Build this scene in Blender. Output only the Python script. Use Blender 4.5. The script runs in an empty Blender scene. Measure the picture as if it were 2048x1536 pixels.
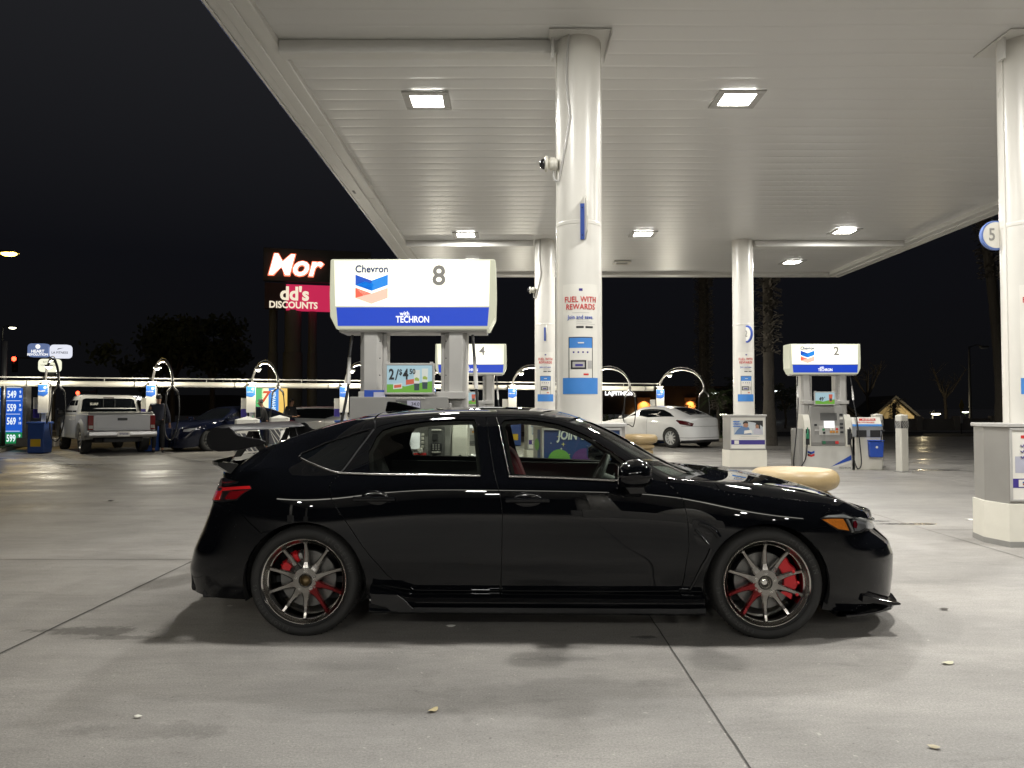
import bpy, bmesh, math, random
import numpy as np
from mathutils import Vector, Matrix
from mathutils.geometry import delaunay_2d_cdt
random.seed(7); rng=np.random.default_rng(7)
sc=bpy.context.scene; COL=sc.collection
R=math.radians; PI=math.pi
# ---------------------------------------------------------------- camera
FPX=1538.0; CX=1024.0; CY=768.0; HC=1.357; PITCH=math.atan(47/FPX)
cam=bpy.data.objects.new('camera',bpy.data.cameras.new('camera')); COL.objects.link(cam)
cam.location=(0,0,HC); cam.rotation_euler=(PI/2+PITCH,0,0)
cam.data.sensor_width=36; cam.data.lens=FPX/2048*36; cam.data.clip_start=.05; cam.data.clip_end=2000
sc.camera=cam
# ---------------------------------------------------------------- night sky
w=bpy.data.worlds.new('World'); sc.world=w; w.use_nodes=True
nt=w.node_tree; nt.nodes.clear()
wo=nt.nodes.new('ShaderNodeOutputWorld'); bg=nt.nodes.new('ShaderNodeBackground')
geo=nt.nodes.new('ShaderNodeTexCoord'); sep=nt.nodes.new('ShaderNodeSeparateXYZ'); cr=nt.nodes.new('ShaderNodeValToRGB')
nt.links.new(geo.outputs['Generated'],sep.inputs[0]); nt.links.new(sep.outputs['Z'],cr.inputs[0])
e=cr.color_ramp.elements; e[0].position=.0; e[0].color=(.0038,.0038,.0042,1); e[1].position=.5; e[1].color=(.0155,.0158,.0178,1)
x=e.new(.18); x.color=(.0042,.0044,.0060,1)
nt.links.new(cr.outputs[0],bg.inputs[0]); bg.inputs[1].default_value=1.0; nt.links.new(bg.outputs[0],wo.inputs[0])
sc.view_settings.view_transform='Standard'; sc.view_settings.look='None'; sc.view_settings.exposure=.10; sc.view_settings.gamma=1
sc.render.engine='CYCLES'
sc.cycles.use_denoising=True; sc.cycles.max_bounces=10; sc.cycles.transparent_max_bounces=24
sc.cycles.diffuse_bounces=4; sc.cycles.glossy_bounces=5; sc.cycles.sample_clamp_indirect=6; sc.cycles.caustics_reflective=False
LAMPW=150.0
# ---------------------------------------------------------------- projection helpers
def ray(px,py):
    dx=(px-CX)/FPX; dy=(CY-py)/FPX; c,s=math.cos(PITCH),math.sin(PITCH)
    return Vector((dx, c-dy*s, s+dy*c))
def P(px,py,D):                                  # the place, D metres ahead, that stands at that point of the view
    d=ray(px,py); k=D/d.y; return Vector((d.x*k,D,HC+d.z*k))
def G(px,py,z=0):
    d=ray(px,py); k=(z-HC)/d.z; return Vector((d.x*k,d.y*k,z))
def proj(A):
    A=np.asarray(A,float); c,s=math.cos(PITCH),math.sin(PITCH)
    X=A[...,0]; Y=A[...,1]; Z=A[...,2]-HC
    f=Y*c+Z*s; u=-Y*s+Z*c
    return np.stack([CX+FPX*X/f, CY-FPX*u/f],-1)
# ---------------------------------------------------------------- materials
MATS={}
def pm(name,col,rough=.5,metal=0,var=.08,scale=6,bump=0,bscale=None,coat=0,emit=None,es=0,rvar=.06,spec=None):
    if name in MATS: return MATS[name]
    m=bpy.data.materials.new(name); m.use_nodes=True; n=m.node_tree; b=n.nodes['Principled BSDF']
    b.inputs['Roughness'].default_value=rough; b.inputs['Metallic'].default_value=metal
    if coat: b.inputs['Coat Weight'].default_value=coat; b.inputs['Coat Roughness'].default_value=.012; b.inputs['Coat IOR'].default_value=1.43
    if spec is not None: b.inputs['Specular IOR Level'].default_value=spec
    tc=n.nodes.new('ShaderNodeTexCoord'); no=n.nodes.new('ShaderNodeTexNoise'); no.inputs['Scale'].default_value=scale; no.inputs['Detail'].default_value=5
    n.links.new(tc.outputs['Object'],no.inputs['Vector'])
    mx=n.nodes.new('ShaderNodeMix'); mx.data_type='RGBA'
    lo=[max(0,c*(1-var)) for c in col]; hi=[min(1,c*(1+var)) for c in col]
    mx.inputs[6].default_value=(*lo,1); mx.inputs[7].default_value=(*hi,1)
    n.links.new(no.outputs['Fac'],mx.inputs[0]); n.links.new(mx.outputs[2],b.inputs['Base Color'])
    if rvar and not coat:
        mr=n.nodes.new('ShaderNodeMapRange'); mr.inputs['To Min'].default_value=max(.02,rough-rvar); mr.inputs['To Max'].default_value=min(1,rough+rvar)
        n.links.new(no.outputs['Fac'],mr.inputs['Value']); n.links.new(mr.outputs[0],b.inputs['Roughness'])
    if bump:
        n2=n.nodes.new('ShaderNodeTexNoise'); n2.inputs['Scale'].default_value=bscale or scale*8; n2.inputs['Detail'].default_value=4
        n.links.new(tc.outputs['Object'],n2.inputs['Vector'])
        bp=n.nodes.new('ShaderNodeBump'); bp.inputs['Strength'].default_value=bump; bp.inputs['Distance'].default_value=.01
        n.links.new(n2.outputs['Fac'],bp.inputs['Height']); n.links.new(bp.outputs[0],b.inputs['Normal'])
    if emit is not None:
        b.inputs['Emission Color'].default_value=(*emit,1); b.inputs['Emission Strength'].default_value=es
    MATS[name]=m; return m
def em(name,col,s):
    return pm(name,tuple(min(.3,c*.22) for c in col),.4,emit=col,es=s)
def glassmat(name,tint,refl=1.0,rough=0.0):
    if name in MATS: return MATS[name]
    m=bpy.data.materials.new(name); m.use_nodes=True; n=m.node_tree; n.nodes.clear()
    o=n.nodes.new('ShaderNodeOutputMaterial'); t=n.nodes.new('ShaderNodeBsdfTransparent'); g=n.nodes.new('ShaderNodeBsdfGlossy')
    t.inputs[0].default_value=(*tint,1); g.inputs['Roughness'].default_value=rough; g.inputs['Color'].default_value=(refl,refl,refl,1)
    f=n.nodes.new('ShaderNodeFresnel'); f.inputs[0].default_value=1.5; mx=n.nodes.new('ShaderNodeMixShader')
    n.links.new(f.outputs[0],mx.inputs[0]); n.links.new(t.outputs[0],mx.inputs[1]); n.links.new(g.outputs[0],mx.inputs[2]); n.links.new(mx.outputs[0],o.inputs[0])
    MATS[name]=m; return m
M_=dict
blackpaint=pm('black_car_paint',(.0030,.0034,.0046),.5,coat=1,var=.1,spec=0)
glossblack=pm('gloss_black_trim',(.006,.006,.007),.12,rvar=.03)
matblack=pm('matte_black_plastic',(.012,.012,.013),.6)
carbon=pm('wing_satin_black',(.005,.005,.006),.42,spec=.16)
rubber=pm('tyre_rubber',(.0145,.0142,.0135),.70,bump=.15,bscale=150)
rubber2=pm('raised_tyre_lettering',(.034,.033,.031),.6)
rubber3=pm('rubber_hose',(.016,.016,.017),.42)
chrome=pm('bright_metal',(.75,.74,.70),.16,metal=1,rvar=.04)
rimmat=pm('gunmetal_wheel',(.30,.285,.265),.20,metal=1,rvar=.04)
rimlip=pm('machined_wheel_lip',(.86,.84,.80),.13,metal=1,rvar=.03)
redp=pm('red_caliper_paint',(.55,.012,.018),.3)
redspoke=pm('red_tinted_spoke',(.20,.02,.022),.25,metal=.85)
steel=pm('brushed_steel',(.42,.41,.40),.35,metal=1)
disc=pm('brake_disc_iron',(.17,.168,.16),.36,metal=.9)
white=pm('white_powder_coat',(.62,.60,.53),.38,var=.05)
colwhite=pm('column_white_paint',(.66,.64,.59),.3,var=.03)
cream=pm('cream_painted_block',(.70,.675,.59),.6,var=.06,bump=.1,bscale=30)
grey=pm('grey_enamel',(.27,.265,.25),.42)
dgrey=pm('dark_grey_enamel',(.09,.09,.088),.45)
lgrey=pm('light_grey_enamel',(.42,.41,.39),.4)
bluem=pm('blue_sign_paint',(.02,.075,.42),.4)
bluel=pm('light_blue_print',(.05,.22,.60),.5)
navy=pm('navy_print',(.045,.03,.22),.5)
redm=pm('red_print',(.55,.03,.03),.5)
paper=pm('white_print',(.72,.70,.64),.5,var=.03)
ink=pm('dark_print',(.02,.02,.022),.5)
tan=pm('tan_fibreglass',(.34,.25,.125),.42,var=.16,scale=5,bump=.25,bscale=40)
tintglass=glassmat('tinted_car_glass',(.80,.84,.78))
tintscreen=glassmat('windscreen_glass',(.80,.86,.80))
darkglass=pm('dark_tinted_glass',(.004,.005,.006),.03,rvar=.0)
# ---------------------------------------------------------------- mesh builder
I4=Matrix.Identity(4)
def T(x,y,z): return Matrix.Translation((x,y,z))
def RZ(a): return Matrix.Rotation(a,4,'Z')
def RX(a): return Matrix.Rotation(a,4,'X')
def RY(a): return Matrix.Rotation(a,4,'Y')
def SC(x,y,z): return Matrix.Diagonal((x,y,z,1))
class MB:
    def __init__(s): s.v=[];s.f=[];s.m=[];s.s=[]
    def add(s,vs,fs,mi=0,smooth=False,M=None):
        o=len(s.v)
        if M is not None: vs=[M@Vector(v) for v in vs]
        s.v+= [tuple(v) for v in vs]; s.f+=[tuple(i+o for i in f) for f in fs]; s.m+=[mi]*len(fs); s.s+=[smooth]*len(fs); return s
    def bm(s,b,mi=0,smooth=False,M=None):
        b.verts.index_update(); s.add([v.co for v in b.verts],[[v.index for v in f.verts] for f in b.faces],mi,smooth,M); b.free(); return s
    def box(s,c,size,bev=0,mi=0,M=None,seg=2,rz=0):
        b=bmesh.new(); bmesh.ops.create_cube(b,size=1)
        for v in b.verts: v.co=Vector((v.co.x*size[0],v.co.y*size[1],v.co.z*size[2]))
        if bev: bmesh.ops.bevel(b,geom=b.edges[:],offset=min(bev,min(size)*.45),segments=seg,profile=.5,affect='EDGES')
        MM=(M or I4)@T(*c)@RZ(rz); return s.bm(b,mi,bool(bev),MM) if False else s.bm(b,mi,False,MM)
    def quad(s,a,b,c,d,mi=0,M=None): return s.add([a,b,c,d],[(0,1,2,3)],mi,False,M)
    def lathe(s,prof,n=32,mi=0,M=None,smooth=True,cap=True):
        vs=[];fs=[];k=len(prof)
        for i in range(n):
            a=2*PI*i/n
            for r,z in prof: vs.append((r*math.cos(a),r*math.sin(a),z))
        for i in range(n):
            j=(i+1)%n
            for q in range(k-1): fs.append((i*k+q,j*k+q,j*k+q+1,i*k+q+1))
        if cap:
            if prof[0][0]>1e-5: fs.append(tuple(i*k for i in range(n))[::-1])
            if prof[-1][0]>1e-5: fs.append(tuple(i*k+k-1 for i in range(n)))
        return s.add(vs,fs,mi,smooth,M)
    def cyl(s,r,z0,z1,n=24,mi=0,M=None,bev=0,smooth=True):
        p=[(r,z0),(r,z1)] if not bev else [(r-bev,z0),(r,z0+bev),(r,z1-bev),(r-bev,z1)]
        return s.lathe(p,n,mi,M,smooth)
    def tube(s,pts,r,n=8,mi=0,M=None,closed=False):
        pts=[Vector(p) for p in pts]; m=len(pts); rr=r if hasattr(r,'__len__') else [r]*m
        vs=[];fs=[]; up=None
        for i,p in enumerate(pts):
            if closed: t=(pts[(i+1)%m]-pts[i-1]).normalized()
            else: t=(pts[min(i+1,m-1)]-pts[max(i-1,0)]).normalized()
            if up is None:
                up=Vector((0,0,1)) if abs(t.z)<.9 else Vector((1,0,0))
            a=t.cross(up).normalized(); up=a.cross(t).normalized()
            for j in range(n):
                g=2*PI*j/n; vs.append(p+(a*math.cos(g)+up*math.sin(g))*rr[i])
        for i in range(m-1 if not closed else m):
            k=(i+1)%m
            for j in range(n):
                l=(j+1)%n; fs.append((i*n+j,i*n+l,k*n+l,k*n+j))
        if not closed: fs.append(tuple(range(n))); fs.append(tuple((m-1)*n+j for j in range(n))[::-1])
        return s.add(vs,fs,mi,True,M)
    def prism(s,poly,d0,d1,mi=0,M=None,bev=0,plane='xz',seg=2):
        b=bmesh.new(); mp={'xz':lambda a,c,d:(a,d,c),'xy':lambda a,c,d:(a,c,d),'yz':lambda a,c,d:(d,a,c)}[plane]
        v0=[b.verts.new(mp(p[0],p[1],d0)) for p in poly]; v1=[b.verts.new(mp(p[0],p[1],d1)) for p in poly]
        n=len(poly); b.faces.new(v0); b.faces.new(v1[::-1])
        for i in range(n): j=(i+1)%n; b.faces.new((v0[j],v0[i],v1[i],v1[j]))
        bmesh.ops.recalc_face_normals(b,faces=b.faces[:])
        if bev: bmesh.ops.bevel(b,geom=b.edges[:],offset=bev,segments=seg,profile=.5,affect='EDGES')
        return s.bm(b,mi,False,M)
    def ball(s,c,r,mi=0,M=None,sx=1,sy=1,sz=1,n=16):
        b=bmesh.new(); bmesh.ops.create_uvsphere(b,u_segments=n,v_segments=n//2+2,radius=r)
        return s.bm(b,mi,True,(M or I4)@T(*c)@SC(sx,sy,sz))
    def text(s,t,size,M,mi=0,align='CENTER',off=0,ext=.002,shear=0,sx=1,sp=1):
        cu=bpy.data.curves.new('t','FONT'); cu.body=t; cu.size=size; cu.align_x=align; cu.align_y='CENTER'; cu.offset=off*size; cu.extrude=ext; cu.shear=shear; cu.resolution_u=3; cu.space_character=sp; cu.space_line=.85
        o=bpy.data.objects.new('t',cu); me=bpy.data.meshes.new_from_object(o)
        s.add([v.co for v in me.vertices],[tuple(p.vertices) for p in me.polygons],mi,False,M@SC(sx,1,1))
        bpy.data.meshes.remove(me); bpy.data.objects.remove(o); bpy.data.curves.remove(cu); return s
    def build(s,name,mats,parent=None,loc=None,auto=None):
        me=bpy.data.meshes.new(name); me.from_pydata(s.v,[],s.f)
        if not isinstance(mats,(list,tuple)): mats=[mats]
        for m in mats: me.materials.append(m)
        me.polygons.foreach_set('material_index',s.m); me.polygons.foreach_set('use_smooth',s.s)
        me.update()
        if auto:
            try: me.set_sharp_from_angle(angle=R(auto))
            except Exception: pass
        o=bpy.data.objects.new(name,me); COL.objects.link(o)
        if parent: o.parent=parent
        if loc: o.location=loc
        return o
def tag(o,label=None,cat=None,group=None,kind=None):
    if label: o['label']=label
    if cat: o['category']=cat
    if group: o['group']=group
    if kind: o['kind']=kind
    return o
def thing(name,label,cat,loc=(0,0,0),rz=0,group=None):
    o=bpy.data.objects.new(name,None); COL.objects.link(o); o.location=loc; o.rotation_euler=(0,0,rz); o.empty_display_size=.2
    return tag(o,label,cat,group)
def copytree(o,parent=None):
    c=o.copy(); COL.objects.link(c)
    if parent: c.parent=parent
    for ch in [q for q in bpy.data.objects if q.parent==o]: copytree(ch,c)
    return c
# face the camera: text plane whose local x is +X, local y is +Z, facing -Y
FACE=RX(PI/2)
def at(x,y,z,rz=0): return T(x,y,z)@RZ(rz)@FACE
# ================================================================ SETTING
def ground_material():
    m=bpy.data.materials.new('forecourt_concrete'); m.use_nodes=True; n=m.node_tree; L=n.links; b=n.nodes['Principled BSDF']
    tc=n.nodes.new('ShaderNodeTexCoord')
    def noise(s,d=6,r=.55,vec=None,dist=0):
        q=n.nodes.new('ShaderNodeTexNoise'); q.inputs['Scale'].default_value=s; q.inputs['Detail'].default_value=d; q.inputs['Roughness'].default_value=r; q.inputs['Distortion'].default_value=dist
        L.new(vec or tc.outputs['Object'],q.inputs['Vector']); return q.outputs['Fac']
    def ramp(f,pts):
        r=n.nodes.new('ShaderNodeValToRGB'); e=r.color_ramp.elements
        for i,(p,c) in enumerate(pts):
            x=e[i] if i<2 else e.new(p); x.position=p; x.color=(c,c,c,1) if not hasattr(c,'__len__') else (*c,1)
        L.new(f,r.inputs[0]); return r.outputs[0]
    def math_(op,a,b_=None,v=None):
        q=n.nodes.new('ShaderNodeMath'); q.operation=op
        for i,z in enumerate((a,b_)):
            if z is None: continue
            if isinstance(z,(int,float)): q.inputs[i].default_value=z
            else: L.new(z,q.inputs[i])
        return q.outputs[0]
    def mul(a,f):
        q=n.nodes.new('ShaderNodeMix'); q.data_type='RGBA'; q.blend_type='MULTIPLY'; q.inputs[0].default_value=1
        L.new(a,q.inputs[6]); L.new(f,q.inputs[7]); return q.outputs[2]
    mp=n.nodes.new('ShaderNodeMapping'); mp.inputs['Scale'].default_value=(.32,1.0,1); L.new(tc.outputs['Object'],mp.inputs[0])
    base=ramp(noise(.55,5,.6),[(.3,(.250,.238,.222)),(.7,(.330,.312,.286))])
    base=mul(base,ramp(noise(1.6,8,.66,mp.outputs[0],.6),[(.28,.80),(.62,1.06)]))          # broom and tyre smears along the lane
    base=mul(base,ramp(noise(11,8,.7,mp.outputs[0]),[(.3,.90),(.7,1.07)]))
    base=mul(base,ramp(noise(95,4,.75),[(.32,.70),(.68,1.26)])); base=mul(base,ramp(noise(240,2,.6),[(.3,.86),(.7,1.12)]))                              # sand grain
    base=mul(base,ramp(noise(38,3,.5),[(.26,.50),(.31,1.0)])); base=mul(base,ramp(noise(4.5,7,.72,mp.outputs[0],.8),[(.30,.80),(.44,1.0)])); base=mul(base,ramp(noise(.9,6,.65,None,1.2),[(.34,.88),(.50,1.0)]))                              # small dark spots
    lt=ramp(noise(31,2,.5),[(.715,0.0),(.735,1.0)])
    q=n.nodes.new('ShaderNodeMix'); q.data_type='RGBA'; L.new(math_('MULTIPLY',lt,.55),q.inputs[0]); L.new(base,q.inputs[6]); q.inputs[7].default_value=(.5,.48,.42,1); base=q.outputs[2]
    sx=n.nodes.new('ShaderNodeSeparateXYZ'); L.new(tc.outputs['Object'],sx.inputs[0])
    n1=noise(3.2,6,.7); n2=noise(9,5,.7)
    ro=None
    for (px,py,rx,ry,dark,wet) in STAINS:
        c=G(px,py)
        a=math_('DIVIDE',math_('SUBTRACT',sx.outputs[0],c.x),rx); d=math_('DIVIDE',math_('SUBTRACT',sx.outputs[1],c.y),ry)
        r2=math_('SQRT',math_('ADD',math_('MULTIPLY',a,a),math_('MULTIPLY',d,d)))
        k=math_('ADD',r2,math_('MULTIPLY',math_('SUBTRACT',n2 if rx<.5 else n1,.5),2.4))
        mask=ramp(k,[(.62,1.0),(.95 if wet<.5 else .74,0.0)])
        base=mul(base,math_('SUBTRACT',1.0,math_('MULTIPLY',mask,dark)))
        if wet: ro=math_('MULTIPLY',mask,wet) if ro is None else math_('MAXIMUM',ro,math_('MULTIPLY',mask,wet))
    L.new(base,b.inputs['Base Color'])
    # polished damp patches towards the car wash side: smoother, so lamps glare there
    far=ramp(math_('MULTIPLY',sx.outputs[1],.02),[(.16,0.0),(.32,1.0)])
    damp=math_('MULTIPLY',ramp(noise(1.1,7,.7,mp.outputs[0],.4),[(.42,0.0),(.62,1.0)]),far)
    rr=math_('SUBTRACT',.66,math_('MULTIPLY',damp,.34)); rr=math_('SUBTRACT',rr,math_('MULTIPLY',noise(22,4),.12))
    if ro is not None: rr=math_('SUBTRACT',rr,math_('MULTIPLY',ro,.42))
    L.new(math_('MAXIMUM',rr,.06),b.inputs['Roughness'])
    bp=n.nodes.new('ShaderNodeBump'); bp.inputs['Strength'].default_value=.35; bp.inputs['Distance'].default_value=.006
    L.new(math_('ADD',noise(90,4,.7),math_('MULTIPLY',noise(6,4,.6,mp.outputs[0]),2.5)),bp.inputs['Height']); L.new(bp.outputs[0],b.inputs['Normal'])
    return m
STAINS=[(185,1262,.36,.11,.52,0),(240,1275,.30,.05,.42,0),(1292,1274,.09,.035,.6,.2),(700,1430,.6,.12,.13,0),(300,1462,.42,.10,.22,0),
        (1120,1318,.24,.05,.22,0),(1160,1395,.8,.3,.12,0),(1820,1048,.55,.09,.75,1.0),(1755,1042,.25,.05,.6,1.0),(1500,1320,.9,.2,.10,0),(110,1010,1.2,.5,.16,0),(1870,940,.9,.25,.5,.6),(600,1400,1.6,.6,.06,0)]
gm=ground_material()
mb=MB(); mb.quad((-400,-60,0),(400,-60,0),(400,600,0),(-400,600,0)); tag(mb.build('ground',gm),kind='structure')
joint=pm('joint_sealant',(.060,.056,.050),.8,var=.3,scale=20)
mb=MB()
def strip(x0,y0,x1,y1,wd=.008,n=60):
    d=Vector((x1-x0,y1-y0,0)); L=d.length; d.normalize(); p=Vector((-d.y,d.x,0)); vs=[];fs=[]
    for i in range(n+1):
        c=Vector((x0,y0,.004))+d*L*i/n+p*(rng.normal()*.0012); h=wd*(.5+.18*rng.random()); vs+= [c+p*h,c-p*h]
    for i in range(n): fs.append((2*i,2*i+1,2*i+3,2*i+2))
    mb.add(vs,fs)
for X in (-2.82,.895,4.6,8.3): strip(X,-3,X,24,.011 if X<0 else .0065,220)
strip(-2.82,6.9,-14,6.9,.009); strip(4.6,8.55,14,8.75,.007); strip(-14,12.2,9,12.2,.006)
mb.build('paving_joints',joint); tag(bpy.data.objects['paving_joints'],kind='structure')
# rough repair lip by the left joint
# ---------------------------------------------------------------- canopy
HZ=5.11; X0,X1=-2.80,9.21; Y0,Y1=3.44,21.56
ceilm=pm('canopy_deck_paint',(.62,.615,.60),.36,var=.025,scale=1.2,rvar=.05)
fasc=pm('canopy_fascia_paint',(.60,.59,.56),.42,var=.03)
blueline=pm('fascia_blue_stripe',(.05,.10,.36),.4)
can=thing('fuel_canopy','large white flat canopy on round columns over the parked black car','canopy',(0,0,0))
mb=MB(); vs=[];fs=[]; ys=[];zs=[]
pw=.305; y=Y0+.35; k=0
while y<Y1-.35:
    dz=rng.normal()*.0004
    for a,b in ((0,.0010),(.004,.0),(.05,-.0012),(.11,-.0018),(.19,-.0018),(.25,-.0012),(.298,.0),(.302,.0010)):
        ys.append(y+a); zs.append(HZ+b+dz)
    y+=pw; k+=1
n=len(ys); xs=np.linspace(X0+.42,X1-.42,14)
for X in xs:
    for i in range(n): vs.append((X,ys[i],zs[i]+.004*math.sin(X*1.7+ys[i]*.9)))
for a in range(len(xs)-1):
    for i in range(n-1): fs.append((a*n+i,a*n+i+1,(a+1)*n+i+1,(a+1)*n+i))
mb.add(vs,fs,0,True); o=mb.build('ceiling_panels',ceilm,can)
mb=MB()
def edge(x0,y0,x1,y1):   # perimeter gutter: box tray just below the deck and tall outer fascia
    mb.box(((x0+x1)/2,(y0+y1)/2,HZ-.01),(abs(x1-x0),abs(y1-y0),.14),.012)
gw=.42
edge(X0+.03,Y0,X0+gw,Y1); edge(X1-gw,Y0,X1-.03,Y1); edge(X0+gw,Y0,X1-gw,Y0+.36); edge(X0+gw,Y1-.36,X1-gw,Y1-.03)
for (a,b,c,d) in ((X0,Y0-.02,X0+.03,Y1),(X1-.03,Y0-.02,X1,Y1),(X0,Y1-.03,X1,Y1),(X0,Y0-.05,X1,Y0-.02)):
    mb.box(((a+c)/2,(b+d)/2,HZ+.41),(abs(c-a),abs(d-b),1.0),.006)
mb.box((X0+.20,(Y0+Y1)/2,HZ-.092),(.12,Y1-Y0-.2,.022),.008)
mb.box((X1-.20,(Y0+Y1)/2,HZ-.092),(.12,Y1-Y0-.2,.022),.008)
for yy in (6.1,9.9,13.4,17.0): mb.box((X0+.225,yy,HZ-.0815),(.30,.012,.006),0)
mb.build('gutter_and_fascia',fasc,can)
mb=MB(); mb.box((X0-.012,(Y0+Y1)/2,HZ-.045),(.02,Y1-Y0,.055),.004); mb.build('fascia_stripe',blueline,can)
CCOL=[(.68,7.80),(5.24,7.80),(.74,17.2),(5.18,17.2)]
for yy in (7.80,17.2):
    mb=MB(); mb.box(((X0+gw+CCOL[0][0]-.2)/2,yy,HZ-.075),(CCOL[0][0]-.2-X0-gw,.17,.14),.012); mb.build('cross_beam_cover',fasc,can)
    mb=MB(); mb.box(((CCOL[1][0]+.2+X1-gw)/2,yy,HZ-.075),(X1-gw-CCOL[1][0]-.2,.17,.14),.012); mb.build('cross_beam_cover',fasc,can)
mb=MB()
for (x,y) in CCOL[:2]:
    mb=MB(); mb.box((x,y,HZ-.012),(.62,.62,.014),.003); mb.box((x+.305,y,HZ-.048),(.012,.62,.066),.002); mb.box((x-.27,y-.1,HZ-.121),(.03,.1,.212),.004); mb.build('column_collar_plate',fasc,can)
mb=MB(); mb.box(((X0+X1)/2,(Y0+Y1)/2,HZ+.5),(X1-X0-.06,Y1-Y0-.06,.3)); mb.build('roof_deck',dgrey,can)
mb=MB()
for (x,y) in ((X0+.14,13.0),):
    mb.box((x,y,HZ-.083),(.10,.16,.012),.003)
mb.build('drain_grate',dgrey,can)
# vent
vt=thing('ceiling_vent','small white square vent grille in the canopy ceiling left of the far slim column','vent',(2.83,19.7,HZ-.01))
mb=MB(); 
for a,b,c,d in ((0,-.17,.42,.06),(0,.17,.42,.06),(-.18,0,.06,.30),(.18,0,.06,.30)): mb.box((a,b,-.02),(c,d,.03),.006)
mb.build('frame',white,vt); mb=MB()
for i in range(5): mb.box((0,-.11+i*.055,-.015),(.30,.022,.012),0,M=None)
mb.build('louvre',lgrey,vt)
# lamps
ledm=em('led_emitter',(1.0,.975,.90),42)
def canopy_lamp(x,y,lab,first=[None],power=1.0):
    t=thing('canopy_light',lab,'ceiling light',(x,y,HZ-.012),0,'square lamps recessed in the canopy ceiling')
    mb=MB()
    for a,b,c,d in ((0,-.225,.56,.09),(0,.225,.56,.09),(-.235,0,.09,.36),(.235,0,.09,.36)): mb.box((a,b,-.012),(c,d,.022),.006)
    mb.build('frame',lgrey,t)
    mb=MB()
    for i in range(3):
        for j in range(2): mb.box((-.125+i*.125,-.09+j*.18,-.004),(.115,.165,.02),.01)
    mb.build('led_module',ledm,t)
    L=bpy.data.lights.new('canopy_lamp','AREA'); L.shape='RECTANGLE'; L.size=.30; L.size_y=.28; L.energy=LAMPW*power; L.color=(1,.982,.935)
    o=bpy.data.objects.new('lamp_glow',L); COL.objects.link(o); o.parent=t; o.location=(0,0,-.035)
    return t
for x,y,l,pw_ in ((-1.03,9.25,'square canopy lamp left of the big front column, its LED rows visible',1),
              (2.72,9.20,'square canopy lamp right of the big front column, glaring',1),
              (7.1,9.2,'square canopy lamp above the near right column',1),
              (-1.0,16.55,'square canopy lamp above the pump sign with the 8',1),
              (2.82,16.45,'far square canopy lamp between the two slim rear columns',1),
              (7.05,16.2,'far square canopy lamp above the pump with the 2, in front of the cross beam',1),
              (7.2,19.65,'rearmost square canopy lamp beyond the cross beam at the right',1),
              (-1.0,19.65,'rearmost square canopy lamp at the left, hidden behind the big lit sign',1),
              (-1.0,5.55,'square canopy lamp straight above the rear half of the black car',.8),
              (7.1,5.55,'square canopy lamp at the front right canopy corner',1.5),
              (3.0,5.3,'square canopy lamp above the nose of the black car',1.3)):
    canopy_lamp(x,y,l,power=pw_)
# ---------------------------------------------------------------- columns
def logo(mb,x,y,z,s,mis,M=None):
    """two stacked chevrons facing -Y, s = width; mis = material indices (blue dark, blue light, red dark, red light)"""
    h=s*.30; d=s*.24
    def q(pts,mi):
        mb.add([(x+a*s,y,z+b*s) for a,b in pts],[tuple(range(len(pts)))],mi,False,M)
    # upper blue chevron
    q([(-.5,.40),(0,.22),(0,-.10),(-.5,.08)],mis[0]); q([(.5,.40),(.5,.08),(0,-.10),(0,.22)],mis[1])
    q([(-.5,.08),(0,-.10),(.06,.12),(-.22,.19)],mis[1])
    # lower red chevron
    q([(-.5,.0),(0,-.18),(0,-.50),(-.5,-.32)],mis[3]); q([(.5,.0),(.5,-.32),(0,-.50),(0,-.18)],mis[3])
    q([(-.5,-.0),(0,-.18),(-.5,-.32)],mis[2])
logm=[pm('logo_blue',(.02,.09,.42),.4),pm('logo_light_blue',(.03,.22,.62),.4),pm('logo_red',(.50,.03,.04),.4),pm('logo_pale_red',(.60,.09,.07),.4)]
def curved_panel(mb,r,x0,x1,z0,z1,mi,n=8,off=.002):
    vs=[];fs=[]
    for i in range(n+1):
        xx=x0+(x1-x0)*i/n; a=math.asin(xx/(r)); vs+=[((r+off)*math.sin(a),-(r+off)*math.cos(a),z0),((r+off)*math.sin(a),-(r+off)*math.cos(a),z1)]
    for i in range(n): fs.append((2*i,2*i+2,2*i+3,2*i+1))
    mb.add(vs,fs,mi,True)
def bend(mb,r,extra=.004):   # wrap flat text lying in the plane y=0 round the column
    mb.v=[((r+extra-y)*math.sin(x/r),-(r+extra-y)*math.cos(x/r),z) for x,y,z in mb.v]
RC=.225
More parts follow.
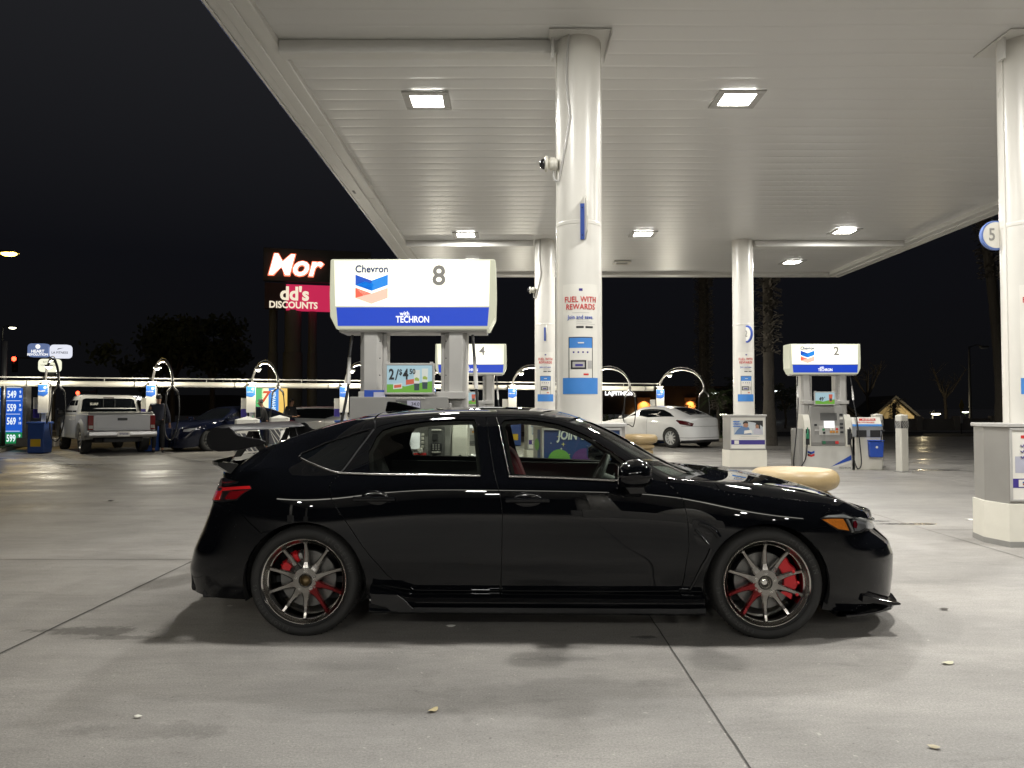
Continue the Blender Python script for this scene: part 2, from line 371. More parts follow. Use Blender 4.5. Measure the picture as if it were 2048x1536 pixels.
def column(x,y,label,near,basekind,has_base=True):
    t=thing('canopy_column',label,'column',(x,y,0),0,None)
    mb=MB(); mb.lathe([(RC,.0),(RC,3.18),(RC+.004,3.19),(RC+.004,3.215),(RC,3.225),(RC,HZ-.005)],56); mb.build('shaft',colwhite,t,auto=14)
    # conduit seam strips down both flanks
    mb=MB()
    for s in (-1,1): mb.box((s*(RC-.002),-.03,HZ/2+.2),(.016,.03,HZ-.45),.004)
    mb.build('seam_strip',colwhite,t)
    # poster wrapped on the shaft
    p0,p1=1.49,2.58
    mb=MB(); W_=.17
    curved_panel(mb,RC,-W_,W_,p0+.16,p1,0); curved_panel(mb,RC,-W_-.001,W_+.001,p0,p0+.16,1,off=.003)
    curved_panel(mb,RC,-.118,.118,p0+.16,p0+.565,2,off=.0028)     # phone frame
    curved_panel(mb,RC,-.110,.110,p0+.16,p0+.455,0,off=.0042)     # phone page
    curved_panel(mb,RC,-.110,.110,p0+.455,p0+.555,1,off=.0042)
    curved_panel(mb,RC,-.098,.052,p0+.245,p0+.335,3,off=.0054); curved_panel(mb,RC,.064,.108,p0+.25,p0+.33,4,off=.0054)
    curved_panel(mb,RC,-.080,.035,p0+.262,p0+.318,4,off=.0062); curved_panel(mb,RC,-.055,.018,p0+.274,p0+.296,5,off=.0068)
    curved_panel(mb,RC,.025,.075,p0+.185,p0+.203,6,off=.0054)
    for i in range(4): curved_panel(mb,RC,-.078+i*.045,-.062+i*.045,p0+.405,p0+.421,5,off=.0054)
    curved_panel(mb,RC,-.03,.03,p0+.50,p0+.512,7,off=.0054)
    curved_panel(mb,RC,-.045,.028,p0+.652,p0+.672,3,off=.003); curved_panel(mb,RC,.045,.12,p0+.652,p0+.672,3,off=.003)
    for i in range(3): curved_panel(mb,RC,-.045,.14-.03*i,p0+.69+i*.02,p0+.695+i*.02,8,off=.003)
    curved_panel(mb,RC,-.018,.018,p0+1.02,p0+1.045,5,off=.003)
    curved_panel(mb,RC,-.085,.085,p0+.802,p0+.806,8,off=.003)
    mb.build('rewards_poster',[paper,bluel,ink,ink,lgrey,navy,redm,paper,lgrey],t)
    mb=MB()
    mb.text('FUEL WITH',.078,at(0,0,p0+.935),0,off=.012,sx=.80,sp=1.08); mb.text('REWARDS',.078,at(0,0,p0+.862),0,off=.012,sx=.80,sp=1.08)
    k1=len(mb.f); mb.text('Join and save.',.056,at(0,0,p0+.760),1,sx=.80,off=.004,sp=1.06)
    bend(mb,RC); mb.build('poster_lettering',[redm,bluem],t)
    # base cladding
    if has_base:
        bx=.02
        def plan(w,d0,d1,g=0): return [(-w-g,-d0-g),(w+g,-d0-g),(w+.07+g,0),(w+g,d1+g),(-w-g,d1+g),(-w-.07-g,0)]
        mb=MB(); mb.prism(plan(.41,.30,.30),.05,.42,plane='xy',bev=.004); mb.build('block_plinth',cream,t)
        mb=MB(); mb.prism(plan(.41,.30,.30,.004),.0,.055,plane='xy'); mb.build('kick_strip',grey,t)
        mb=MB(); mb.prism(plan(.395,.285,.285),.42,1.165,plane='xy',bev=.003); mb.build('metal_cladding',pm('brushed_cladding',(.33,.32,.30),.36,metal=.35,scale=3,var=.12),t)
        mb=MB(); mb.prism(plan(.415,.305,.305),1.165,1.20,plane='xy',bev=.005); mb.build('cladding_cap',lgrey,t)
        f=MB(); z0,z1,hw=.455,1.145,.37; yf=-.286
        for a,b,c,d in ((0,z0,2*hw+.04,.02),(0,z1,2*hw+.04,.02)): f.box((a,yf-.006,b),(c,.02,d),.003)
        for s in (-1,1): f.box((s*(hw+.01),yf-.006,(z0+z1)/2),(.02,.02,z1-z0),.003)
        f.build('poster_frame',lgrey,t)
        if basekind=='ad':
            mb=MB(); yy=yf-.004
            def rq(x0,x1,a,b,mi,k=0): mb.add([(x0,yy-k*.0015,a),(x1,yy-k*.0015,a),(x1,yy-k*.0015,b),(x0,yy-k*.0015,b)],[(0,1,2,3)],mi)
            rq(-hw,hw,z0,z1,0); rq(-hw,hw,z0+.09,z0+.19,1,1); rq(-.30,-.20,z0+.10,z0+.18,0,2)
            rq(-.31,.33,.76,1.07,2,1)
            def pg(pts,mi,k): mb.add([(a,yy-k*.0015,b) for a,b in pts],[tuple(range(len(pts)))],mi)
            pg([(-.1,1.07),(.33,1.07),(.33,.93),(.24,1.0),(.12,1.03)],3,2)              # dark car roof shape at the top right
            pg([(-.30,.77),(-.24,.86),(-.16,.93),(-.05,.95),(.02,.92),(.05,.84),(.08,.76)],4,3)   # man's blue shirt
            pg([(.13,.77),(.12,.86),(.17,.92),(.25,.91),(.31,.85),(.33,.77)],5,3)
            pg([(-.10,.94),(-.10,1.0),(-.05,1.03),(.0,1.01),(.01,.95),(-.03,.915)],6,4)
            pg([(-.115,.99),(-.10,1.045),(-.04,1.06),(.005,1.035),(.0,1.005),(-.06,1.015)],3,5)
            pg([(.17,.90),(.165,.965),(.20,.99),(.235,.96),(.235,.90)],6,4)
            pg([(.16,.95),(.175,1.01),(.22,1.025),(.265,.985),(.27,.88),(.24,.90),(.235,.965),(.19,.985)],3,5)
            pg([(-.09,.78),(-.08,.85),(.07,.87),(.10,.80)],0,5)
            for i in range(3): rq(-.33,-.18+.03*i,1.035-i*.05,1.055-i*.05,7,4)
            for i,(a,b) in enumerate(((-.16,.25),(-.2,.2))): rq(a,b,.715-i*.035,.723-i*.035,8,1)
            mb.build('advert_poster',[paper,navy,pm('ad_photo_ground',(.48,.52,.55),.5),ink,pm('ad_shirt',(.12,.2,.36),.6),pm('ad_cloth',(.45,.44,.5),.6),pm('ad_skin',(.36,.19,.12),.6),bluel,lgrey],t)
            mb=MB(); mb.text('Food',.05,at(-.25,yy-.008,1.045),0,sx=.9,shear=.2); mb.text('Fuel',.05,at(-.25,yy-.008,.995),0,sx=.9,shear=.2); mb.text('Rewards',.042,at(-.235,yy-.008,.945),0,sx=.9,shear=.2)
            mb.build('poster_lettering',bluem,t)
        elif basekind=='join':
            mb=MB(); yy=yf-.004; ng=pm('night_blue_poster',(.018,.05,.16),.45); star=pm('yellow_star_print',(.6,.58,.16),.5); grn=pm('green_print',(.13,.34,.06),.5); pur=pm('purple_print',(.10,.035,.16),.5)
            mb.add([(-hw,yy,z0),(hw,yy,z0),(hw,yy,z1),(-hw,yy,z1)],[(0,1,2,3)],0)
            def st(x,z,r,mi):
                pts=[]
                for i in range(8): q=r if i%2==0 else r*.22; pts.append((x+q*math.sin(i*PI/4),yy-.002,z+q*math.cos(i*PI/4)))
                mb.add(pts,[tuple(range(8))],mi)
            for (x_,z_,r_,m_) in ((-.18,1.0,.024,1),(-.20,.955,.016,2),(.07,.96,.008,2),(.17,1.0,.012,1),(.20,.97,.010,2),(.25,.93,.010,2),(-.30,1.01,.01,2),(.1,.88,.012,2),(-.12,.90,.01,1),(-.22,1.075,.026,1)): st(x_,z_,r_,m_)
            def disc_(x_,z_,r_,mi,k): mb.add([(x_+r_*math.sin(i*PI/12),yy-.001*k,z_+r_*math.cos(i*PI/12)) for i in range(24)],[tuple(range(24))],mi)
            disc_(-.22,.84,.11,3,2); disc_(.03,.83,.13,4,2)
            mb.build('advert_poster',[ng,star,paper,grn,pur],t)
            mb=MB(); mb.text('JOIN US',.125,at(-.075,yy-.006,1.085),0,off=.03,shear=.15,sx=.72); mb.build('poster_lettering',pm('pale_print',(.6,.66,.62),.5),t)
            mb=MB(); mb.quad((-.402,-.262,.46),(-.458,-.022,.46),(-.458,-.022,1.14),(-.402,-.262,1.14)); mb.build('side_poster',ng,t)
            mb=MB(); mb.add([(-.431-.003-.0+.056*0-.0*i,-.142+.085*math.sin(i*PI/10),.99+.06*math.cos(i*PI/10)) for i in range(20)],[tuple(range(20))],0)
            mb.v=[(-.402-.003-(y+.262)*.233,y,z) for x_,y,z in mb.v]; mb.build('side_poster_badge',grn,t)
        else:
            mb=MB(); yy=yf-.004
            def rq(x0,x1,a,b,mi,k=0): mb.add([(x0,yy-k*.0015,a),(x1,yy-k*.0015,a),(x1,yy-k*.0015,b),(x0,yy-k*.0015,b)],[(0,1,2,3)],mi)
            rq(-hw,hw,z0,z1,0); rq(-hw,hw,z0+.12,z0+.21,1,1); rq(-.31,-.19,z0+.13,z0+.20,0,2)
            rq(-.34,.34,.72,.88,2,1); rq(-.28,.2,1.055,1.085,3,1)
            logo(mb,-.25,yy-.006,z0+.165,.045,(4,4,5,5))
            mb.build('advert_poster',[paper,navy,pm('lilac_print',(.42,.42,.5),.5),redm,bluem,redm],t)
            mb=MB()
            for i in range(3):
                z=.99-i*.055; mb.tube([(-.285,yy-.004,z),(-.268,yy-.004,z-.018),(-.235,yy-.004,z+.024)],.0055,5)
            mb.build('tick_marks',navy,t)
    return t
def camera_unit(x,y,z,lab):
    t=thing('security_camera',lab,'camera',(x,y,z),0,'dome cameras clamped on the columns')
    Mx=T(-.245,-.09,0)@RY(-PI/2)
    mb=MB(); mb.lathe([(.03,-.03),(.062,-.02),(.066,.02),(.066,.05),(.05,.055)],24,0,Mx); mb.lathe([(.07,.07),(.082,.085),(.08,.10),(.06,.105)],24,0,Mx); mb.lathe([(.05,.05),(.05,.075)],20,0,Mx,cap=False); mb.build('housing',white,t)
    mb=MB(); mb.ball((0,0,.105),.055,M=Mx,n=20); mb.build('dome',pm('camera_dome_glass',(.02,.02,.022),.04,rvar=.01),t)
    r=RC+.012; pts=[(-.255,-.09,-.06),(-.258,-.09,-.12),(-.25,-.10,-.165),(-.225,-.13,-.185)]
    top=HZ-z-.02
    for k in range(22):
        s=k/21; a=-1.05+ (0.62*math.sin(min(1,s*1.9)*PI/2)); zz=-.18+ (top+.18)*s**1.0
        if s>.42: a=-.43-.16*math.sin((s-.42)/.58*PI*.9)
        pts.append((r*math.sin(a),-r*math.cos(a),zz))
    mb=MB(); mb.tube(pts,.011,8); mb.build('cable',lgrey,t)
    return t
def blade_sign(x,y,z,num,lab,turn=R(84)):
    t=thing('pump_number_sign',lab,'sign',(x,y,z),0,'number signs bracketed on the columns')
    mb=MB(); Mx=T(0,-RC-.01,0)@RZ(turn)@FACE
    mb.lathe([(0,-.02),(.185,-.02),(.19,-.01),(.19,.01),(.185,.02),(0,.02)],40,0,Mx@T(0,0,0)); mb.build('disc',bluem,t,auto=30)
    mb=MB(); mb.lathe([(0,.022),(.155,.022),(.155,.024),(0,.024)],40,0,Mx); mb.build('number_face',paper,t,auto=30)
    mb=MB(); mb.text(num,.2,Mx@T(0,0,.028),0,off=.01); mb.build('number',grey,t)
    mb=MB(); mb.box((0,-RC-.004,0),(.05,.02,.34),.003); mb.build('bracket',bluem,t)
    return t
column(*CCOL[0],'big round white canopy column behind the black car with rewards poster',True,'join')
column(*CCOL[1],'round white canopy column at the right edge of the photo on a cream base',True,'tick')
column(*CCOL[2],'slim far canopy column just left of the big front column',False,'ad')
column(*CCOL[3],'far canopy column with the photo advert on its base, left of pump 2',False,'ad')
camera_unit(CCOL[0][0],CCOL[0][1],3.82,'white dome camera with looped cable on the big front column')
camera_unit(CCOL[2][0],CCOL[2][1],3.98,'small dome camera on the slim far column')
# bracket sign seen edge on: blue bracket plate and thin blade towards the viewer
def edge_sign(x,y,z,lab,h=.36):
    t=thing('column_flag_sign',lab,'sign',(x,y,z),0,'flag signs seen edge on')
    mb=MB(); mb.box((-.012,-RC-.007,0),(.042,.012,h),.002); mb.build('bracket_plate',pm('bracket_blue',(.045,.10,.42),.45),t)
    mb=MB(); mb.prism([(-RC-.014,-h/2-.005),(-RC-.20,-h/2+.05),(-RC-.24,0),(-RC-.20,h/2-.02),(-RC-.014,h/2+.07)],.012,.022,plane='yz'); mb.build('blade',white,t)
    for s in (-1,1): mb=MB(); mb.cyl(.006,0,.004,8,0,T(-.014,-RC-.013,s*h*.38)@RX(PI/2)); mb.build('screw',ink,t)
    return t
edge_sign(CCOL[0][0]+.03,CCOL[0][1],3.20,'narrow flag sign edge on with blue bracket on the big front column')
edge_sign(CCOL[2][0]+.0,CCOL[2][1],2.98,'narrow flag sign edge on on the slim far column',.3)
blade_sign(CCOL[3][0]+.02,CCOL[3][1],2.98,'2','small blue and white number sign facing sideways on the far column with the photo advert',R(-72))
t=thing('pump_number_sign','round white number 5 sign on the far side of the right edge column','sign',(CCOL[1][0]-.20,7.93,0),0,'number signs bracketed on the columns')
mb=MB(); Mx=T(-.03,.0,3.14)@RX(PI/2); mb.lathe([(0,-.02),(.15,-.02),(.155,0),(.15,.02),(0,.02)],48,0,Mx); mb.build('disc',pm('pale_blue_rim',(.12,.2,.5),.4),t,auto=30)
mb=MB(); mb.lathe([(0,.022),(.135,.022),(.135,.025),(0,.025)],48,0,Mx); mb.build('number_face',paper,t,auto=30)
mb=MB(); mb.text('5',.18,Mx@T(-.045,0,.028),0,off=.012,sx=.8); mb.build('number',grey,t)
# ---------------------------------------------------------------- fuel dispensers
def backlit(name,cx,cz,wx,wz):
    if name in MATS: return MATS[name]
    m=bpy.data.materials.new(name); m.use_nodes=True; n=m.node_tree; L=n.links; b=n.nodes['Principled BSDF']; b.inputs['Roughness'].default_value=.3; b.inputs['Base Color'].default_value=(.7,.69,.6,1)
    tc=n.nodes.new('ShaderNodeTexCoord'); mp=n.nodes.new('ShaderNodeMapping'); mp.vector_type='TEXTURE'; mp.inputs['Location'].default_value=(cx,0,cz); mp.inputs['Scale'].default_value=(wx,50,wz)
    L.new(tc.outputs['Object'],mp.inputs[0]); g=n.nodes.new('ShaderNodeVectorMath'); g.operation='LENGTH'; L.new(mp.outputs[0],g.inputs[0])
    r=n.nodes.new('ShaderNodeValToRGB'); e=r.color_ramp.elements; e[0].position=.35; e[0].color=(1.25,1.22,1.06,1); e[1].position=1.05; e[1].color=(.56,.56,.38,1)
    L.new(g.outputs['Value'],r.inputs[0]); L.new(r.outputs[0],b.inputs['Emission Color']); b.inputs['Emission Strength'].default_value=.86
    MATS[name]=m; return m
signface=backlit('lit_sign_face',0,2.43,.86,.42)
signrim=em('lit_sign_rim',(.80,.80,.60),.50)
signblue=em('lit_sign_blue',(.006,.048,.47),.95)
litwhite=em('lit_lettering_white',(1,1,1),1.0)
eblue=em('lit_logo_blue',(.010,.10,.60),.75); eblue2=em('lit_logo_light_blue',(.015,.26,.80),.85); ered=em('lit_logo_red',(.85,.16,.10),.8); ered2=em('lit_logo_pale_red',(1.0,.55,.42),.95)
enavy=em('lit_lettering_navy',(.015,.05,.20),.5); egrey=em('lit_number_grey',(.20,.19,.17),.9)
def screen(name,col,s): return em(name,col,s)
def dispenser(x,y,label,num,ad):
    t=thing('fuel_dispenser',label,'fuel pump',(x,y,0),0,'lit fuel dispensers under the canopy')
    d=.30                                           # half depth of the cabinet
    # posts
    for s in (-1,1):
        mb=MB(); mb.prism([(s*.40-.105,-.11),(s*.40-.06,-.165),(s*.40+.06,-.165),(s*.40+.105,-.11),(s*.40+.105,.16),(s*.40-.105,.16)],.5,2.10,plane='xy',bev=.006)
        mb.box((s*.40-s*.125,0,1.55),(.035,.2,1.1),.004)
        mb.build('post',lgrey,t)
        mb=MB()
        for zz in (1.66,1.82,1.98): mb.cyl(.006,0,.004,8,0,T(s*.40-s*.09,-.168,zz)@RX(PI/2))
        mb.build('post_screw',ink,t)
    # sign box on top: bulged sides
    z0,z1=2.09,2.75; hw=.775
    mb=MB(); mb.prism([(-hw+.06,z0),(hw-.06,z0),(hw,z0+.12),(hw+.006,(z0+z1)/2),(hw,z1-.012),(hw-.012,z1),(-hw+.012,z1),(-hw,z1-.012),(-hw-.006,(z0+z1)/2),(-hw,z0+.12)],-.20,.20,bev=.010,plane='xz'); sb=mb.build('sign_box',signrim,t)
    for sgn in (-1,):
        mb=MB(); yy=-.203
        mb.add([(-hw+.05,yy,z0+.215),(hw-.06,yy,z0+.215),(hw-.05,yy,z1-.012),(-hw+.035,yy,z1-.012)],[(0,1,2,3)]); mb.build('sign_face',signface,sb)
        mb=MB(); mb.add([(-hw+.075,yy-.001,z0+.03),(hw-.075,yy-.001,z0+.03),(hw-.06,yy-.001,z0+.205),(-hw+.06,yy-.001,z0+.205)],[(0,1,2,3)]); mb.build('sign_band',signblue,sb)
        mb=MB(); mb.text('TECHRON',.085,at(0,yy-.004,z0+.088),0,off=.02,sx=.78); mb.text('with',.06,at(-.075,yy-.004,z0+.145),0,off=.012,sx=.85); mb.build('band_lettering',litwhite,sb)
        mb=MB(); logo(mb,-.385,yy-.004,z0+.39,.305,(0,1,2,3)); mb.build('sign_logo',[eblue,eblue2,ered,ered2],sb)
        mb=MB(); mb.text('Chevron',.094,at(-.385,yy-.004,z1-.097),0,off=.022,sx=.9,sp=1.03); mb.build('sign_lettering',enavy,sb)
        mb=MB(); mb.text(num,.26,at(.245,yy-.004,z1-.165),0,off=.018); mb.build('sign_number',egrey,sb)
    mb=MB(); mb.box((0,0,z0-.012),(2*hw-.16,.36,.03),.008); mb.build('sign_tray',lgrey,sb)
    # cabinet
    mb=MB(); mb.prism([(-.52,-.02),(.52,-.02),(.52,.52),(-.52,.52)],-d,d,bev=.01); mb.build('lower_cabinet',pm('pump_cabinet_white',(.60,.59,.55),.35),t)
    for s in (-1,1): mb=MB(); mb.box((s*.565,0,.45),(.09,.5,.9),.01); mb.build('side_cover',grey,t)
    mb=MB(); mb.add([(.05,-d-.002,.07),(.50,-d-.002,.22),(.50,-d-.002,.33)],[(0,1,2)],0); mb.add([(.18,-d-.003,.0+.06),(.50,-d-.003,.17),(.50,-d-.003,.20),(.05,-d-.003,.07)],[(0,1,2,3)],1); mb.build('cabinet_swoosh',[bluem,paper],t)
    mb=MB(); logo(mb,-.37,-d-.003,.36,.15,(0,0,1,1)); mb.build('cabinet_logo',[bluem,redm],t)
    mb=MB(); mb.text('TECHRON',.055,at(.36,-d-.004,.05),0); mb.build('cabinet_lettering',dgrey,t)
    # grey upper console, tapered in profile
    mb=MB(); mb.prism([(-d,.52),(-d-.02,.60),(-d+.02,1.0),(-d+.07,1.40),(.2,1.40),(d,.52)],-.37,.37,plane='yz',bev=.012); con=mb.build('console',grey,t)
    mb=MB(); mb.box((0,-.12,1.47),(1.0,.22,.07),.006); mb.box((0,-.06,1.43),(.62,.30,.09),.01); mb.build('console_top_rail',lgrey,t)
    for s in (-1,1):     # nozzle boots: white scalloped wings
        mb=MB(); mb.prism([(-d-.03,.50),(-d-.03,.86),(-d+.02,1.08),(-d+.08,1.20),(.1,1.22),(.1,.50)],s*.375,s*.52,plane='yz',bev=.012); mb.build('nozzle_boot_panel',white,t)
        mb=MB(); mb.box((s*.45,-d-.026,.72),(.085,.03,.34),.008); mb.build('nozzle_recess',ink,t)
    # console furniture
    F=lambda z: -d-.02+ (z-.60)*.10 if z>.6 else -d-.02       # front face y of the console at height z
    def cp(name,x,z,w_,h_,m,k=1,dep=.012):
        mb=MB(); mb.box((0,0,0),(w_,dep,h_),.003,M=T(x,F(z)-.004*k,z)@RX(-.09)); return mb.build(name,m,con)
    if num=='8':     # the near pump: different fascia details seen through the car windows
        cp('price_screen',-.01,1.05,.18,.15,screen('white_lit_panel',(1,1,1),.95),2)
        mb=MB()
        for i in range(4): mb.box((.108,F(1.1)-.02,1.105-i*.036),(.026,.02,.026),.004)
        mb.build('grade_button',white,con)
        cp('card_unit',.235,1.025,.15,.30,dgrey,3,.03)
        cp('card_display',.225,1.085,.05,.06,ink,8,.02); cp('keypad',.235,.995,.10,.07,ink,8,.02); cp('receipt_slot',.235,.948,.08,.014,paper,8,.02); cp('card_label',.235,1.15,.09,.014,paper,8,.02)
        mb=MB()
        for i in range(3):
            for j in range(3): mb.box((.21+i*.025,F(1.0)-.052,.975+j*.02),(.014,.006,.011),.001)
        mb.build('key',lgrey,con)
        cp('grade_badge',.085,.905,.12,.07,redm,3)
        mb=MB(); mb.text('Regular',.036,at(.078,F(.9)-.030,.912),0,shear=.2,off=.01,sx=.8); mb.text('Unleaded',.016,at(.10,F(.9)-.030,.888),0,shear=.2); mb.build('badge_lettering',pm('pale_orange_print',(.8,.45,.25),.5),con)
        mb=MB(); mb.lathe([(.016,0),(.026,.0),(.026,.006),(.016,.006)],20,0,T(.09,F(1)-.03,.962)@RX(PI/2)); mb.build('button_ring',paper,con)
    else:
        cp('message_display',.03,1.16,.36,.16,dgrey,3)
        cp('touch_screen',.03,.99,.22,.15,screen('white_lit_panel',(1,1,1),.95),5,.03)
        cp('console_bezel',.03,.86,.44,.20,lgrey,2)
        for i,(mm,xx,zz) in enumerate(((pm('green_key',(.02,.25,.09),.4),-.10,.88),(paper,.06,.89),(paper,.12,.89),(redm,.19,.89),(pm('orange_key',(.5,.22,.03),.4),.06,.83),(pm('orange_key',(.5,.22,.03),.4),.12,.83),(pm('orange_key',(.5,.22,.03),.4),.19,.83),(ink,-.09,.81))): cp('key_block',xx,zz,.05,.045,mm,6)
        for zz,mm in ((1.20,ink),(1.12,paper),(1.0,ink),(.92,ink),(.82,ink)): cp('side_slot',.30,zz,.07,.045,mm,3)
        cp('speaker_slot',-.26,.98,.06,.04,ink,2); cp('receipt_door',-.24,.86,.09,.03,lgrey,3)
        cp('grade_strip',.03,.60,.36,.07,dgrey,2)
        cp('grade_strip_colour',.18,.60,.07,.06,redm,4); cp('grade_strip_colour',-.10,.60,.07,.06,pm('green_strip',(.02,.13,.06),.5),4)
    # ad screen
    ax=-.0 if num=='8' else -.06
    aw,ah=.44,.27; az=1.475 if num=='8' else 1.41
    if num=='8': ax=-.012
    mb=MB()
    for a,b,c,dd in ((0,0,aw,.02),(0,ah,aw,.02),(-aw/2,ah/2,.02,ah+.02),(aw/2,ah/2,.02,ah+.02)): mb.box((ax+a,-.30,az+.01+b),(c,.035,dd),.004)
    for s in (-1,1): mb.box((ax+s*(aw/2-.02),-.30,az+ah+.025),(.03,.03,.015),.003)
    mb.box((ax,-.27,az+.01+ah/2),(aw,.03,ah),.004); fr=mb.build('advert_frame',lgrey,t)
    mb=MB(); yy=-.302-.012; x0,x1=ax-aw/2+.012,ax+aw/2-.012; za,zb=az+.02,az+ah
    def aq(pts,mi,k=0): mb.add([(x0+(x1-x0)*a,yy-k*.001,za+(zb-za)*b) for a,b in pts],[tuple(range(len(pts)))],mi)
    aq([(0,0),(1,0),(1,1),(0,1)],0); aq([(0,0),(1,0),(1,.42),(.75,.36),(.4,.22),(.2,.30),(0,.30)],1,1)
    if ad=='a':
        for cx_,cb in ((.66,.08),(.84,.13)):
            aq([(cx_-.055,cb),(cx_+.055,cb),(cx_+.07,cb+.75),(cx_-.07,cb+.75)],2,2); aq([(cx_-.055,cb),(cx_+.055,cb),(cx_+.06,cb+.25),(cx_-.06,cb+.25)],3,3)
            aq([(cx_-.05,cb+.36),(cx_+.05,cb+.34),(cx_+.055,cb+.42),(cx_,cb+.48),(cx_-.045,cb+.45)],4,3)
        aq([(.14,.12),(.34,.15),(.34,.34),(.14,.31)],2,2); aq([(.16,.16),(.32,.19),(.32,.30),(.16,.27)],5,3); aq([(.42,.28),(.6,.32),(.6,.5),(.42,.46)],5,2)
    else:
        aq([(.72,.2),(.86,.2),(.9,.85),(.7,.85)],5,2); aq([(.74,.25),(.85,.25),(.86,.5),(.73,.5)],3,3)
    mb.build('advert_print',[em('ad_sky',(.42,.62,.70),.62),em('ad_grass',(.16,.42,.05),.62),em('ad_cup',(.72,.75,.68),.6),em('ad_dark',(.05,.08,.09),.5),em('ad_lime',(.35,.45,.08),.6),em('ad_red',(.65,.13,.07),.6)],fr)
    mb=MB()
    if ad=='a':
        mb.text('2',.135,at(ax-.165,yy-.006,az+.182),0,off=.03,sx=.72); mb.text('/',.14,at(ax-.115,yy-.006,az+.178),0,sx=.9,off=.01); mb.text('$',.07,at(ax-.082,yy-.006,az+.205),0,off=.025,sx=.8); mb.text('4',.135,at(ax-.035,yy-.006,az+.182),0,off=.03,sx=.72); mb.text('50',.065,at(ax+.027,yy-.006,az+.21),0,off=.03,sx=.85)
    else: mb.text('49',.11,at(ax-.08,yy-.006,az+.13),0,off=.03,sx=.9); mb.text('c',.05,at(ax-.01,yy-.006,az+.17),0,off=.03)
    mb.build('advert_lettering',ink,fr)
    if num=='8':
        # fascia with the read-out, above the console
        mb=MB(); mb.prism([(-.56,1.24),(.34,1.24),(.34,1.455),(-.56,1.455)],-.33,-.20,bev=.006); mb.build('readout_fascia',grey,t)
        mb=MB(); mb.box((-.02,-.334,1.380),(.23,.012,.09),.004); mb.build('readout_bezel',dgrey,t)
        mb=MB(); mb.box((.03,-.338,1.383),(.12,.012,.072),.003); mb.build('readout',em('lcd_grey',(.42,.41,.50),.55),t)
        mb=MB(); mb.text('34.0',.045,at(.045,-.347,1.387),0,shear=.05,off=.004); mb.build('readout_digits',ink,t)
        mb=MB(); mb.text('Cash Customers Please Pay First',.023,at(.0,-.334,1.441),0,off=.006,sx=.88); mb.text('Sale',.018,at(-.10,-.343,1.400),0); mb.text('Gallons',.018,at(-.10,-.343,1.360),0); mb.build('fascia_lettering',paper,t)
        mb=MB(); mb.box((-.33,-.30,1.475),(.20,.012,.085),.002); mb.build('notice_card',bluem,t); mb=MB(); mb.box((-.29,-.309,1.468),(.105,.004,.06),.001); mb.build('notice_card_text',pm('pale_lilac',(.5,.5,.62),.5),t)
    # hoses
    for s,pts in ((-1,[(-.58,-.12,2.04),(-.60,-.16,1.80),(-.60,-.2,1.55),(-.66,-.3,1.1),(-.74,-.36,.5),(-.78,-.38,.12),(-.66,-.38,.06),(-.52,-.37,.25),(-.47,-.36,.62)]),(1,[(.56,-.16,2.04),(.58,-.2,1.8),(.60,-.22,1.5),(.63,-.3,1.1),(.66,-.36,.6),(.68,-.38,.15),(.60,-.38,.04),(.52,-.37,.25),(.46,-.36,.60)])):
        mb=MB(); Pn=[Vector(p) for p in pts]; sm=[]
        for i in range(len(Pn)-1):
            p0=Pn[max(i-1,0)];p1=Pn[i];p2=Pn[i+1];p3=Pn[min(i+2,len(Pn)-1)]
            for k in range(6):
                u=k/6; sm.append(.5*((2*p1)+(-p0+p2)*u+(2*p0-5*p1+4*p2-p3)*u*u+(-p0+3*p1-3*p2+p3)*u**3))
        sm.append(Pn[-1]); mb.tube(sm,.0135,8); hs=mb.build('hose',rubber3,t)
        mb=MB(); a,b=Pn[1],Pn[2]; mb.tube([a.lerp(b,-.1),a.lerp(b,.3),a.lerp(b,.35),a.lerp(b,.9)],[.016,.016,.021,.019],10); mb.build('breakaway_coupling',lgrey,hs)
        mb=MB(); mb.box((s*.465,-.36,.74),(.05,.08,.12),.015); mb.tube([(s*.465,-.36,.78),(s*.465,-.38,.86),(s*.455,-.34,.92)],.013,8); mb.tube([(s*.465,-.41,.70),(s*.465,-.43,.76),(s*.465,-.40,.82)],.006,6)
        mb.build('nozzle',pm('green_nozzle',(.02,.20,.10),.4) if s<0 else rubber3,t)
    return t
dispenser(-.93,7.38,'nearest fuel pump, behind the black car, with the big lit 8 sign','8','a')
dispenser(-.90,17.0,'far fuel pump with the lit 4 sign, mostly hidden behind the near pump','4','b')
dispenser(6.85,17.0,'fuel pump with the lit 2 sign, full front visible at the right','2','b')
